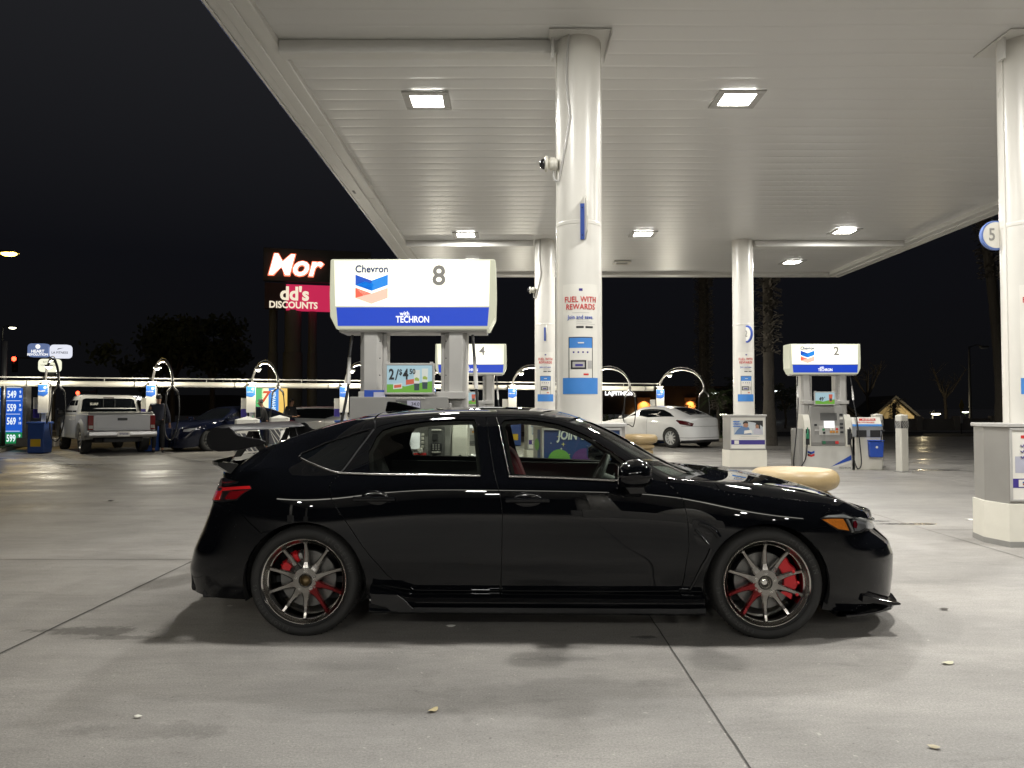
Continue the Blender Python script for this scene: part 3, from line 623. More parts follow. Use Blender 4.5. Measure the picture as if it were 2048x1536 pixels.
# ---------------------------------------------------------------- service units, bollards, planters
def service_unit(x,y,label,mir=1):
    t=thing('windscreen_service_unit',label,'service unit',(x,y,0),0,'squeegee and paper towel units beside the pumps')
    mb=MB(); mb.box((0,0,.36),(.66,.5,.72),.012); mb.build('bin_cabinet',white,t)
    mb=MB(); mb.prism([(-.27,.72),(-.27,.95),(-.16,1.14),(.27,1.14),(.27,.72)],-.33,.33,plane='yz',bev=.01); up=mb.build('upper_housing',pm('unit_grey',(.30,.31,.33),.4),t)
    mb=MB()
    for s in (-.13,.17): mb.box((s,-.272,.79),(.22,.02,.15),.006)
    mb.build('towel_opening',ink,up)
    M_s=T(0,-.222,1.045)@RX(-.48)
    mb=MB(); mb.box((0,0,0),(.64,.012,.22),.003,M=M_s); mb.box((0,-.002,-.085),(.64,.012,.05),.002,mi=1,M=M_s); mb.box((.03,-.003,.05),(.36,.012,.055),.002,mi=2,M=M_s); mb.build('promo_card',[paper,bluel,redm],up)
    mb=MB(); mb.text('$1 OFF PER GAL',.045,M_s@T(.05,-.012,.05)@FACE,0,off=.02,shear=.25,sx=.8); mb.text('FUEL WITH REWARDS',.042,M_s@T(-.02,-.012,-.02)@FACE,1,off=.01,sx=.9); mb.build('promo_lettering',[paper,redm],up)
    mb=MB(); mb.prism([(.02,.28),(.30,.28),(.32,.62),(.0,.62)],-.36,-.252,bev=.02); mb.box((.16,-.31,.64),(.32,.13,.02),.006); mb.build('squeegee_bucket',bluem,t)
    mb=MB(); mb.tube([(.27,-.31,.60),(.30,-.33,.85)],.010,6); mb.box((.305,-.335,.86),(.03,.16,.03),.004); mb.build('squeegee',ink,t)
    mb=MB(); mb.text('heart',.001,at(0,0,-5)) if False else mb.lathe([(.018,0),(.026,0),(.026,.004),(.018,.004)],16,0,T(.16,-.362,.50)@RX(PI/2)); mb.build('bucket_mark',paper,t)
service_unit(-1.83,7.35,'white service unit with a red and white promo card left of the near pump')
service_unit(7.72,17.0,'white service unit with blue squeegee bucket beside pump 2')
def hedge_unit(x,y):
    t=thing('squeegee_stand','small white and blue squeegee stand left of the white sedan, seen over the bonnet','service unit',(x,y,0),0,None)
    mb=MB(); mb.box((0,0,.5),(.42,.42,1.0),.012); mb.box((0,0,1.02),(.46,.46,.05),.01); mb.build('stand_body',white,t)
    mb=MB(); mb.box((.05,-.214,.80),(.24,.012,.26),.004); mb.build('stand_label',bluem,t)
hedge_unit(2.22,17.0)
def bollard(x,y,label,h=1.28,rz=R(12)):
    t=thing('square_bollard',label,'bollard',(x,y,0),rz,'square white bollards at the island ends')
    mb=MB(); w_=.095
    mb.prism([(-w_,-w_+.02),(-w_+.02,-w_),(w_-.02,-w_),(w_,-w_+.02),(w_,w_-.02),(w_-.02,w_),(-w_+.02,w_),(-w_,w_-.02)],0,h-.03,plane='xy',bev=.003)
    mb.add([(-w_,-w_,h-.03),(w_,-w_,h-.03),(w_,w_,h-.03),(-w_,w_,h-.03),(0,0,h)],[(0,1,4),(1,2,4),(2,3,4),(3,0,4)])
    mb.box((0,0,h-.10),(2*w_+.004,2*w_+.004,.004),0)
    mb.build('sleeve',white,t)
    for nm,rr_ in (('front',0),('side',PI/2),('back',PI),('other',-PI/2)):
        mb=MB(); Mx=RZ(rr_)
        mb.quad((-w_+.004,-w_-.0015,h-.30),(w_-.004,-w_-.0015,h-.30),(w_-.004,-w_-.0015,h-.145),(-w_+.004,-w_-.0015,h-.145),0,Mx)
        for i in range(-1,5):
            a=-w_+i*.045; pts=[(a,h-.145),(a+.008+.003*i,h-.145),(a+.12,h-.30),(a+.108,h-.30)]
            # clip to the face
            pp=[(max(-w_+.004,min(w_-.004,p[0])),p[1]) for p in pts]
            if pp[0][0]==pp[1][0] and pp[2][0]==pp[3][0]: continue
            mb.add([(p[0],-w_-.003,p[1]) for p in pp],[(0,3,2,1)],1,False,Mx)
        mb.build('chevron_band',[pm('reflective_dark_grey',(.07,.07,.075),.35),white],t)
    mb=MB(); mb.box((0,0,.01),(.26,.26,.02),.004); mb.build('foot_plate',grey,t)
bollard(-2.31,6.72,'nearer white bollard under the left end of the rear wing',1.28)
bollard(-2.40,7.95,'white bollard just right of the nearer one, seen under the rear wing',1.28)
bollard(8.25,16.3,'free standing white bollard right of pump 2',1.22)
bollard(8.34,17.6,'white bollard half hidden behind the service unit at pump 2',1.22)
def planter(x,y,label):
    t=thing('bowl_planter',label,'planter',(x,y,0),0,'round tan planters between the columns')
    prof=[(.24,0),(.27,.03),(.27,.07),(.25,.10)]
    def tor(zc,rm,h,b,n=9):
        return [(rm+b*math.cos(a),zc+h*math.sin(a)) for a in np.linspace(-PI/2,PI/2,n)]
    prof+=tor(.20,.25,.07,.05)+tor(.36,.27,.06,.05)+tor(.49,.29,.05,.055)+tor(.66,.33,.095,.085,13)
    prof+=[(.30,.757),(.15,.762),(.0,.763)]
    mb=MB(); mb.lathe(prof,64); mb.build('bowl',tan,t)
    mb=MB(); mb.cyl(.235,.0,.012,40); mb.build('foot_ring',dgrey,t)
planter(2.78,7.6,'large round tan planter bowl beyond the black bonnet')
planter(2.83,17.2,'far round tan planter bowl in front of the white sedan')
def leafy(name,px,py,s,col,lab,rz):
    c=G(px,py); mb=MB(); n=9
    vs=[(s*math.cos(a)*(1+.15*math.sin(3*a)),s*.55*math.sin(a),.006+.012*math.cos(2*a)*s*8) for a in np.linspace(0,2*PI,n,endpoint=False)]+[(0,0,.014)]
    mb.add(vs,[(i,(i+1)%n,n) for i in range(n)],0,True); o=mb.build(name,pm('dry_leaf_'+str(round(col[0]*100)),col,.7)); o.location=(c.x,c.y,.002); o.rotation_euler=(0,0,rz); tag(o,lab,'litter' if name!='dry_leaf' else 'leaf','litter scattered on the concrete')
leafy('dry_leaf',1896,1328,.036,(.52,.50,.36),'pale curled leaf on the concrete right of the front wheel',.3)
leafy('dry_leaf',867,1422,.030,(.48,.40,.22),'tan leaf lying alone in the bottom foreground',1.0)
leafy('dry_leaf',1868,1497,.024,(.50,.44,.30),'small pale leaf near the bottom right corner',-.4)
leafy('dry_leaf',1888,1220,.030,(.06,.05,.04),'dark leaf on the concrete right of the front lip',-.1)
leafy('dry_leaf',222,1002,.05,(.05,.045,.04),'dark leaf far left on the open concrete',0)
leafy('paper_scrap',902,1254,.032,(.75,.74,.70),'white paper scrap under the sill of the black car',.1)
leafy('paper_scrap',460,1214,.022,(.6,.58,.55),'small paper scrap behind the rear wheel',.1)
leafy('paper_scrap',1943,1040,.075,(.75,.74,.70),'white paper scrap left of the right column base',0)
leafy('paper_scrap',276,1436,.018,(.7,.68,.6),'tiny white scrap at the bottom left',0)
# ================================================================ LOFTED CAR BODIES
def pchip(xs,ys,xq):
    xs=np.asarray(xs,float); ys=np.asarray(ys,float); h=np.diff(xs); d=np.diff(ys)/h; m=np.zeros_like(ys)
    m[0]=d[0]; m[-1]=d[-1]
    for i in range(1,len(xs)-1):
        if d[i-1]*d[i]>0: w1=2*h[i]+h[i-1]; w2=h[i]+2*h[i-1]; m[i]=(w1+w2)/(w1/d[i-1]+w2/d[i])
    xq=np.clip(xq,xs[0],xs[-1]); i=np.clip(np.searchsorted(xs,xq)-1,0,len(xs)-2); t=(xq-xs[i])/h[i]
    return (2*t**3-3*t**2+1)*ys[i]+(t**3-2*t**2+t)*h[i]*m[i]+(-2*t**3+3*t**2)*ys[i+1]+(t**3-t**2)*h[i]*m[i+1]
def fx(pts): 
    a=np.array(pts,float); return lambda x: pchip(a[:,0],a[:,1],x)
def inpoly(px,py,poly):
    c=np.zeros(px.shape,bool); n=len(poly)
    for i in range(n):
        x0,y0=poly[i]; x1,y1=poly[i-1]
        if y0==y1: continue
        k=((y0>py)!=(y1>py))&(px<(x1-x0)*(py-y0)/(y1-y0)+x0); c^=k
    return c
class Loft:
    NU=420; NV=150; TS=2.1
    def __init__(s,mat4,W0,xr,xf,nr,nf,sr,sf,keys,shearf,shearr,flares=(),fw=.045,f0=None):
        s.M=mat4; s.xr=xr; s.xf=xf
        def Wf(x):
            x=np.asarray(x,float); w=np.full_like(x,W0)
            a=np.clip((x-sf)/(xf-sf),0,1); b=np.clip((sr-x)/(sr-xr),0,1)
            return w*(1-a**nf)**(1/nf)*(1-b**nr)**(1/nr)
        xx=np.concatenate([xr+(sr-xr)*(1-np.cos(np.linspace(0,PI/2,1200))),np.linspace(sr,sf,1200)[1:],xf-(xf-sf)*(1-np.cos(np.linspace(PI/2,0,1200)))[1:]])
        ww=Wf(xx); ds=np.hypot(np.diff(xx),np.diff(ww)); ss=np.concatenate([[0],np.cumsum(ds)]); s.len=ss[-1]
        s.u=np.linspace(0,ss[-1],s.NU); s.x0=np.interp(s.u,ss,xx); s.x0[0]=xr; s.x0[-1]=xf; W=np.interp(s.u,ss,ww); W[0]=W[-1]=0
        vk=[k[0] for k in keys]; v=np.linspace(0,1,s.NV)
        fl=np.zeros((2,s.NU)); 
        for c in flares: fl[0]+=np.exp(-((s.x0-c)/.46)**2)*fw
        Y=np.zeros((s.NU,s.NV)); Z=np.zeros((s.NU,s.NV))
        ky=np.array([ (k[1](s.x0) if callable(k[1]) else np.full(s.NU,k[1])) for k in keys])  # fractions of W
        kz=np.array([ k[2](s.x0) for k in keys]); kf=[k[3] for k in keys]
        taper=np.clip(W/W0,0,1)
        for i in range(s.NU):
            yy=ky[:,i]*W[i]+np.array(kf)*fl[0,i]*taper[i]
            Y[i]=pchip(vk,yy,v); Z[i]=pchip(vk,kz[:,i],v)
        T=np.concatenate([-(1-v),(1-v[:-1])[::-1]]); s.T=T                    # -1 .. 0 .. 1
        Yf=np.concatenate([-Y,Y[:,:-1][:,::-1]],1); Zf=np.concatenate([Z,Z[:,:-1][:,::-1]],1)
        def sm(A,r,it):
            for _ in range(it):
                B=np.pad(A,((r,r),(0,0)),'edge'); 
                A2=sum(B[k:k+A.shape[0]] for k in range(2*r+1))/(2*r+1); A2[0]=A[0];A2[-1]=A[-1]; A=A2
                B=np.pad(A,((0,0),(r,r)),'edge'); A2=sum(B[:,k:k+A.shape[1]] for k in range(2*r+1))/(2*r+1); A2[:,0]=A[:,0];A2[:,-1]=A[:,-1]; A=A2
            return A
        Yf=sm(Yf,2,2); Zf=sm(Zf,2,3)
        X=np.repeat(s.x0[:,None],Yf.shape[1],1)
        st=lambda a,b,x: (lambda t:t*t*(3-2*t))(np.clip((x-a)/(b-a),0,1))
        X=X+st(*shearf[0],X)*np.interp(Zf,*np.array(shearf[1]).T)+st(*shearr[0],-X)*np.interp(Zf,*np.array(shearr[1]).T)
        s.A=np.stack([X,Yf,Zf],-1)
        du=np.gradient(s.A,axis=0); dv=np.gradient(s.A,axis=1); N=np.cross(du,dv); 
        L=np.linalg.norm(N,axis=-1,keepdims=True); N=N/np.maximum(L,1e-9)
        mid=N[s.NU//2,0]; 
        if mid[1]>0: N=-N
        for i,sg in ((0,-1),(-1,1)): N[i]=0; N[i,:,0]=sg
        s.N=N
        wA=s.A@np.array(mat4.to_3x3()).T+np.array(mat4.translation); s.px=proj(wA)
    def _bl(s,A,u,T):
        a=np.clip(np.asarray(u)/s.len*(s.NU-1),0,s.NU-1.0001); b=np.clip((np.asarray(T)+1)/2*(len(s.T)-1),0,len(s.T)-1.0001)
        i=a.astype(int); j=b.astype(int); f=(a-i)[...,None]; g=(b-j)[...,None]
        return A[i,j]*(1-f)*(1-g)+A[i+1,j]*f*(1-g)+A[i,j+1]*(1-f)*g+A[i+1,j+1]*f*g
    def pos(s,u,T): return s._bl(s.A,u,T)
    def nor(s,u,T):
        n=s._bl(s.N,u,T); return n/np.maximum(np.linalg.norm(n,axis=-1,keepdims=True),1e-9)
    def uof(s,x): return float(np.interp(x,s.x0,s.u))
    def inv(s,tab,q,Tmax=-.20):     # nearest + local linear solve on the near side
        J=int((Tmax+1)/2*(len(s.T)-1)); tb=tab[:,:J]
        d=((tb-np.array(q))**2).sum(-1); i,j=np.unravel_index(np.argmin(d),d.shape); a,b=float(i),float(j)
        for _ in range(4):
            i0=int(min(max(a,1),s.NU-2)); j0=int(min(max(b,1),J-2))
            c=tb[i0,j0]; Ja=(tb[i0+1,j0]-tb[i0-1,j0])/2; Jb=(tb[i0,j0+1]-tb[i0,j0-1])/2
            D=np.array([[Ja[0],Jb[0]],[Ja[1],Jb[1]]]); 
            if abs(np.linalg.det(D))<1e-6: break
            r=np.linalg.solve(D,np.array(q)-c); r=np.clip(r,-2,2)
            na,nb=i0+r[0],j0+r[1]
            if abs(na-a)+abs(nb-b)<.01: a,b=na,nb; break
            a,b=na,nb
        a=min(max(a,0),s.NU-1); b=min(max(b,0),J-1)
        return (a/(s.NU-1)*s.len, b/(len(s.T)-1)*2-1)
    def P2(s,px,py): return s.inv(s.px,(px,py))
    def X2(s,x,z,Tmax=-.05): return s.inv(s.A[...,[0,2]],(x,z),Tmax)
    def loop(s,pts):
        """pts: ('p',px,py) or (px,py) photo point, ('x',x,z) side point, ('t',x0,T) param point"""
        o=[]
        for p in pts:
            if len(p)==2: o.append(s.P2(*p))
            elif p[0]=='x': o.append(s.X2(p[1],p[2]))
            elif p[0]=='t': o.append((s.uof(p[1]),p[2]))
            elif p[0]=='u': o.append((p[1] if p[1]>=0 else s.len+p[1],p[2]))
        return o
def densify(lp,h,TS):
    o=[]
    for i in range(len(lp)):
        a=np.array(lp[i]); b=np.array(lp[(i+1)%len(lp)]); L=math.hypot(b[0]-a[0],(b[1]-a[1])*TS); n=max(1,int(math.ceil(L/h)))
        for k in range(n): o.append(tuple(a+(b-a)*k/n))
    return o
def inset(lp,d,TS):
    A=np.array([(p[0],p[1]*TS) for p in lp]); n=len(A)
    ar=.5*sum(A[i][0]*A[(i+1)%n][1]-A[(i+1)%n][0]*A[i][1] for i in range(n)); sg=1 if ar>0 else -1
    o=[]
    for i in range(n):
        p=A[i]; e1=p-A[i-1]; e2=A[(i+1)%n]-p
        l1=np.linalg.norm(e1); l2=np.linalg.norm(e2)
        if l1<1e-7 or l2<1e-7: o.append((p[0],p[1]/TS)); continue
        e1/=l1; e2/=l2; n1=np.array([-e1[1],e1[0]])*sg; n2=np.array([-e2[1],e2[0]])*sg; m=n1+n2; k=np.dot(m,n1)
        m=m/max(k,.35); q=p+m*d; o.append((q[0],q[1]/TS))
    return o
def roundc(lp,r,TS):     # round every corner of a loop
    o=[];n=len(lp)
    for i in range(n):
        p=np.array(lp[i]);a=np.array(lp[i-1]);b=np.array(lp[(i+1)%n])
        la=math.hypot(a[0]-p[0],(a[1]-p[1])*TS); lb=math.hypot(b[0]-p[0],(b[1]-p[1])*TS)
        fa=min(.45,r/max(la,1e-6)); fb=min(.45,r/max(lb,1e-6)); A_=p+(a-p)*fa; B_=p+(b-p)*fb
        for t in (0,.25,.5,.75,1): o.append(tuple((1-t)**2*A_+2*t*(1-t)*p+t*t*B_))
    return o
def panel(L,name,loops,mat,parent,holes=(),gap=.0022,h=.035,rim=.014,off=0.,both=True,mirror_only=False,bevel=True):
    """surface piece of a lofted body: outline loops in (u,T); real folded edge of depth rim"""
    TS=L.TS; outs=[densify(inset(l,gap,TS) if gap else l,.022,TS) for l in loops]; ins=[densify(inset(l,-gap,TS) if gap else l,.022,TS) for l in holes]
    V=[];E=[]
    for l in outs+ins:
        o=len(V); V+= [(p[0],p[1]*TS) for p in l]; E+=[(o+i,o+(i+1)%len(l)) for i in range(len(l))]
    A=np.array(V); 
    allo=outs+ins
    x0,x1=min(p[0] for l in outs for p in l),max(p[0] for l in outs for p in l); y0,y1=min(p[1] for l in outs for p in l)*TS,max(p[1] for l in outs for p in l)*TS
    gx,gy=np.meshgrid(np.arange(x0+h/2,x1,h),np.arange(y0+h/2,y1,h*.87)); gx[1::2]+=h/2
    gx=gx.ravel(); gy=gy.ravel()
    def inside(px,py,eps=0):
        r=np.zeros(px.shape,bool)
        for l in outs: r|=inpoly(px,py,[(p[0],p[1]*TS) for p in l])
        for l in ins: r&=~inpoly(px,py,[(p[0],p[1]*TS) for p in l])
        return r
    k=inside(gx,gy); gx=gx[k]; gy=gy[k]
    if len(gx):
        d=np.min((gx[:,None]-A[None,:,0])**2+(gy[:,None]-A[None,:,1])**2,1); k=d>(h*.5)**2; gx=gx[k]; gy=gy[k]
    pts=[Vector(p) for p in V]+[Vector((a,b)) for a,b in zip(gx,gy)]
    r=delaunay_2d_cdt(pts,E,[],0,1e-6)
    vs=np.array([(p.x,p.y) for p in r[0]]); fs=[f for f in r[2]]
    ce=np.array([vs[list(f)].mean(0) for f in fs]); k=inside(ce[:,0],ce[:,1]); fs=[tuple(f) for f,b in zip(fs,k) if b]
    us=vs[:,0]; Ts=np.clip(vs[:,1]/TS,-1,1); P3=L.pos(us,Ts); N3=L.nor(us,Ts); P3=P3+N3*off
    # boundary edges
    ec={}
    for f in fs:
        for i in range(3):
            a,b=f[i],f[(i+1)%3]; ec[(a,b)]=1
    bd=[(a,b) for (a,b) in ec if (b,a) not in ec]
    verts=[tuple(p) for p in P3]; cn=[]; F=[]
    # orientation
    f=fs[len(fs)//2]; fn=np.cross(P3[f[1]]-P3[f[0]],P3[f[2]]-P3[f[0]]); flip=np.dot(fn,N3[f[0]])<0
    for f in fs: F.append(f[::-1] if flip else f)
    nf=len(F); bv={}
    if rim:
        for a,b in bd:
            for q in (a,b):
                if q not in bv: bv[q]=len(verts); verts.append(tuple(P3[q]-N3[q]*rim))
        for a,b in bd:
            F.append((a,bv[a],bv[b],b) if not flip else (b,bv[b],bv[a],a))
    N3l=[tuple(n) for n in N3]
    def mk(sign):
        vv=[(x,y*sign,z) for x,y,z in verts]; FF=F if sign>0 else [g[::-1] for g in F]
        return vv,FF
    res=[]
    sets=[]
    if both is True: sets=[(1,),(-1,)]
    elif both=='join': sets=[(1,-1)]
    else: sets=[(1,)]
    for ss in sets:
        av=[];af=[];an=[]
        for sg in ss:
            vv,FF=mk(sg); o=len(av); av+=vv; af+=[tuple(i+o for i in g) for g in FF]
            for gi,g in enumerate(FF):
                if gi<nf: an+=[(N3l[i][0],N3l[i][1]*sg,N3l[i][2]) for i in g]
                else:
                    p=[np.array(vv[i]) for i in g]; q=np.cross(p[1]-p[0],p[2]-p[1]); q=q/max(np.linalg.norm(q),1e-9); an+=[tuple(q)]*len(g)
        me=bpy.data.meshes.new(name); me.from_pydata(av,[],af); me.materials.append(mat)
        me.polygons.foreach_set('use_smooth',[True]*len(af)); me.update()
        try: me.normals_split_custom_set(an)
        except Exception as ex: print('normals',name,ex)
        ob=bpy.data.objects.new(name,me); COL.objects.link(ob); ob.parent=parent; res.append(ob)
    return res
def circ(cx,cy,r,a0,a1,n): return [(cx+r*math.cos(R(a0+(a1-a0)*i/n)),cy-r*math.sin(R(a0+(a1-a0)*i/n))) for i in range(n+1)]
# ---------------------------------------------------------------- the black hatchback
CARY=5.50; CARX=.150; YAW=R(-1.25)
carM=T(CARX,CARY,0)@RZ(YAW)
car=thing('parked_car','glossy black hatchback with tall rear wing and ten spoke wheels, side on in front','car',(CARX,CARY,0),YAW)
zb=fx([(-2.4,.21),(-2.0,.19),(-1.6,.2),(-1.0,.235),(1.0,.235),(1.75,.15),(2.1,.12),(2.4,.12)])
zbelt=fx([(-2.4,.93),(-2.1,.955),(-1.8,.975),(-1.3,.968),(-.8,.955),(.0,.945),(.84,.925),(1.2,.895),(1.6,.845),(1.9,.79),(2.1,.735),(2.4,.68)])
zcr=fx([(-2.4,.86),(-1.8,.87),(0,.855),(1.0,.83),(1.6,.77),(2.0,.68),(2.4,.62)])
ztop=fx([(-2.4,.985),(-2.2,.99),(-2.08,1.005),(-1.97,1.045),(-1.63,1.170),(-1.31,1.272),(-1.05,1.325),(-.77,1.350),(-.40,1.365),(-.05,1.358),(.19,1.332),(.33,1.292),(.51,1.215),(.64,1.148),(.84,1.030),(1.05,.938),(1.18,.917),(1.35,.905),(1.67,.866),(1.93,.815),(2.12,.765),(2.25,.72),(2.4,.66)])
zrail=fx([(-2.4,.965),(-2.2,.975),(-2.0,1.0),(-1.63,1.108),(-1.31,1.212),(-1.05,1.270),(-.77,1.298),(-.4,1.312),(-.05,1.310),(.12,1.295),(.3,1.235),(.5,1.13),(.7,1.010),(.86,.930),(1.0,.920),(1.3,.900),(1.67,.848),(1.93,.795),(2.12,.74),(2.25,.70),(2.4,.65)])
yrail=fx([(-2.4,.78),(-2.0,.70),(-1.63,.665),(-1.0,.635),(-.4,.635),(.0,.65),(.3,.70),(.5,.755),(.7,.81),(.86,.85),(1.1,.855),(1.5,.82),(2.0,.75),(2.4,.7)])
def zmid(t): return lambda x: zbelt(x)*(1-t)+zrail(x)*t
ybelt=.925
keys=[(0,.955,lambda x:zb(x),.2),(.10,.985,lambda x:zb(x)*.0+zb(x)+.10,.55),(.26,1.0,lambda x:np.full_like(x,.50),1.0),(.35,.996,lambda x:.62*zcr(x)+.18,.93),(.42,.983,lambda x:zcr(x)-.025,.68),(.47,.971,lambda x:zcr(x)+.022,.42),
      (.55,ybelt,zbelt,.10),(.66,lambda x:ybelt*.46+.54*yrail(x)+.018,zmid(.52),0),(.77,yrail,zrail,0),(.83,lambda x:yrail(x)*.80,lambda x:zrail(x)+.60*(ztop(x)-zrail(x)),0),(.91,lambda x:yrail(x)*.42,lambda x:zrail(x)+.91*(ztop(x)-zrail(x)),0),(1.0,0.,ztop,0)]
H=Loft(carM,.905,-2.275,2.36,3.6,3.1,-1.15,1.25,keys,
   ((1.75,2.3),[(0,-.02),(.15,-.02),(.3,-.005),(.43,.0),(.51,-.03),(.595,-.125),(.66,-.125),(.72,-.13),(.9,-.2)]),
   ((1.7,2.2),[(0,.03),(.2,.01),(.33,.0),(.45,.03),(.55,.075),(.66,.115),(.80,.165),(.90,.200),(.96,.195),(1.0,.18)]),flares=(-1.3675,1.3675),fw=.056)
def LP(*pts): return H.loop(pts)
RAIL=-.225
archF=circ(1540,1170,123,188,-28,26)      # left side, over the top, to the right
archR=circ(620,1170,121,184,-10,24)
# arches in metres on the side (x,z): wheel centres +-1.3675, z .325
def arch(cx,r,a0,a1,n): return [('x',cx+r*math.cos(R(a0+(a1-a0)*i/n)),.318+r*math.sin(R(a0+(a1-a0)*i/n))) for i in range(n+1)]
AR=.358
aF=arch(1.3675,AR,193,-16,28); aR=arch(-1.3675,AR,196,-14,28)
seamD=[(1331,964),(1348,978),(1364,997),(1371,1018),(1376,1047),(1378,1087),(1373,1123),(1367,1163),(1356,1194)]
seamB=[(972,834),(976,868),(982,905),(989,946),(993,962),(998,982),(1003,1010),(1005,1033),(1004,1085),(1003,1141),(998,1192)]
seamR=[(750,857),(715,901),(690,934),(680,946),(668,960),(658,975),(662,995),(670,1012),(682,1029),(700,1055),(716,1079),(732,1101),(743,1115),(757,1130),(774,1150),(794,1165),(826,1179)]
doortop=[(750,857),(763,851),(785,846),(812,841),(846,837),(884,834),(930,833),(972,834)]
doortopF=[(972,834),(1010,833),(1046,834),(1100,839),(1140,848),(1175,860),(1205,874),(1250,903),(1290,932),(1331,964)]
winR=[(740,943),(739,925),(738,904),(744,893),(753,874),(766,860),(787,853),(812,848),(846,843),(884,840),(930,839),(948,839),(953,850),(957,900),(962,948),(850,946)]
winF=[(1003,847),(1009,840),(1040,838),(1070,840),(1100,845),(1139,856),(1183,876),(1227,905),(1257,926),(1288,948),(1286,957),(1227,957),(1120,953),(1024,949),(1014,905)]
qwin=[(598,915),(606,906),(649,887),(703,869),(739,859),(722,884),(700,914),(682,940),(676,944),(640,933),(613,923)]
bot=[(826,1181),(866,1188),(996,1192)]
uR=0.0
# fine bodies
tail=[(436,1001),(452,1001),(474,1001),(503,978),(501,971)]
panel(H,'rear_bumper',[LP(*[('x',p[1],p[2]) for p in aR[:11]],(521,1066),(494,1040),(470,1010),(436,1004),(418,1003),('u',.0,-.50),('u',0.,-1.),('t',-1.72,-1.0))],blackpaint,car,both='join')
tq=RAIL
panel(H,'rear_quarter_panel',[LP(*[('x',p[1],p[2]) for p in aR[10:]],('t',-.985,-1.),('t',-.91,-1.),(826,1181),*seamR[::-1][1:],('t',-1.02,tq),('t',-1.3,tq),('t',-1.7,tq),('t',-2.05,tq),('u',.0,tq),('u',.0,-.50),(418,1003),(436,1004),(470,1010),(494,1040),(521,1066))],blackpaint,car,holes=[LP(*qwin)])
for o in panel(H,'rear_door',[LP(*doortop,*seamB[1:],*bot[::-1],*seamR[::-1][:-1])],blackpaint,car,holes=[LP(*winR)]): doorR=o if o is not None else 0
doorsR=[o for o in bpy.data.objects if o.name.startswith('rear_door')]
doorsF=panel(H,'front_door',[LP(*doortopF,*seamD[1:],(1180,1195),(1003,1192),*seamB[::-1][1:-1])],blackpaint,car,holes=[LP(*winF)])
doorsR=[o for o in bpy.data.objects if o.name.startswith('rear_door')]
hoodside=[(1336,958),(1380,960),(1425,964),(1438,978),(1461,988),(1500,992),(1530,995),(1588,999),(1624,1004),(1650,1012),(1665,1022)]
hl=[(1641,1037),(1652,1030),(1685,1027),(1721,1029),(1729,1036),(1731,1058),(1724,1063),(1711,1067),(1697,1063),(1674,1060),(1658,1050)]
panel(H,'front_fender',[LP(*[('x',p[1],p[2]) for p in aF[:19]],(1656,1052),(1641,1037),(1652,1026),*hoodside[::-1][:-1],*seamD,('t',1.0,-1.),('t',1.03,-1.))],blackpaint,car)
panel(H,'front_bumper',[LP(*[('x',p[1],p[2]) for p in aF[18:]],('t',1.71,-1.),('u',-1e-6,-1.),('u',-1e-6,-.30),('t',2.30,-.36),(1735,1030),(1665,1022),(1652,1026),(1641,1037),(1656,1052))],blackpaint,car,both='join')
panel(H,'roof_rail',[LP(*doortop,*doortopF[1:],(1336,958),('t',.93,RAIL),('t',.7,RAIL),('t',.4,RAIL),('t',.0,RAIL),('t',-.5,RAIL),('t',-1.02,RAIL))],blackpaint,car)
wsp=[('t',.24,RAIL+.012),('t',.30,-.12),('t',.33,0)]
def sym(l): return l+[(u,-t) for u,t in l[::-1] if abs(t)>1e-6]
panel(H,'roof_panel',[sym(LP(('t',-1.02,0),('t',-1.02,RAIL),('t',-.5,RAIL),('t',.0,RAIL),('t',.22,RAIL),('t',.30,-.12),('t',.33,0)))],blackpaint,car,both=False)
panel(H,'windscreen',[sym(LP(('t',.34,0),('t',.31,-.12),('t',.25,RAIL+.004),('t',.5,RAIL+.004),('t',.7,RAIL+.004),('t',.88,RAIL+.004),('t',1.06,-.12),('t',1.12,0)))],tintscreen,car,both=False,rim=.004)
hs=LP(*hoodside[:])
panel(H,'bonnet',[sym(LP(('t',1.17,0),('t',1.12,-.12),('t',.96,RAIL+.003))+hs+LP((1735,1030),('t',2.30,-.36),('u',-1e-6,-.30),('u',-1e-6,-.02)))],blackpaint,car,both=False)
panel(H,'tailgate',[sym(LP(('t',-1.03,0),('t',-1.03,RAIL),('t',-1.5,RAIL),('t',-2.05,RAIL),('u',.0,RAIL),('u',0.,0)))],blackpaint,car,both=False,holes=[sym(LP(('t',-1.14,0),('t',-1.14,-.18),('t',-1.5,-.185),('t',-1.93,-.18),('t',-1.95,0)))])
panel(H,'rear_screen',[sym(LP(('t',-1.14,0),('t',-1.14,-.18),('t',-1.5,-.185),('t',-1.93,-.18),('t',-1.95,0)))],darkglass,car,both=False,off=-.004,gap=.003,rim=.004)
# glazing (slightly inside the door frames)
for nm,wn,gm_ in (('side_window',winR,tintglass),('side_window',winF,tintglass)):
    panel(H,nm,[LP(*wn)],gm_,car,off=-.007,gap=-.004,rim=.003)
panel(H,'quarter_window',[LP(*qwin)],darkglass,car,off=-.004,gap=.001,rim=.003)
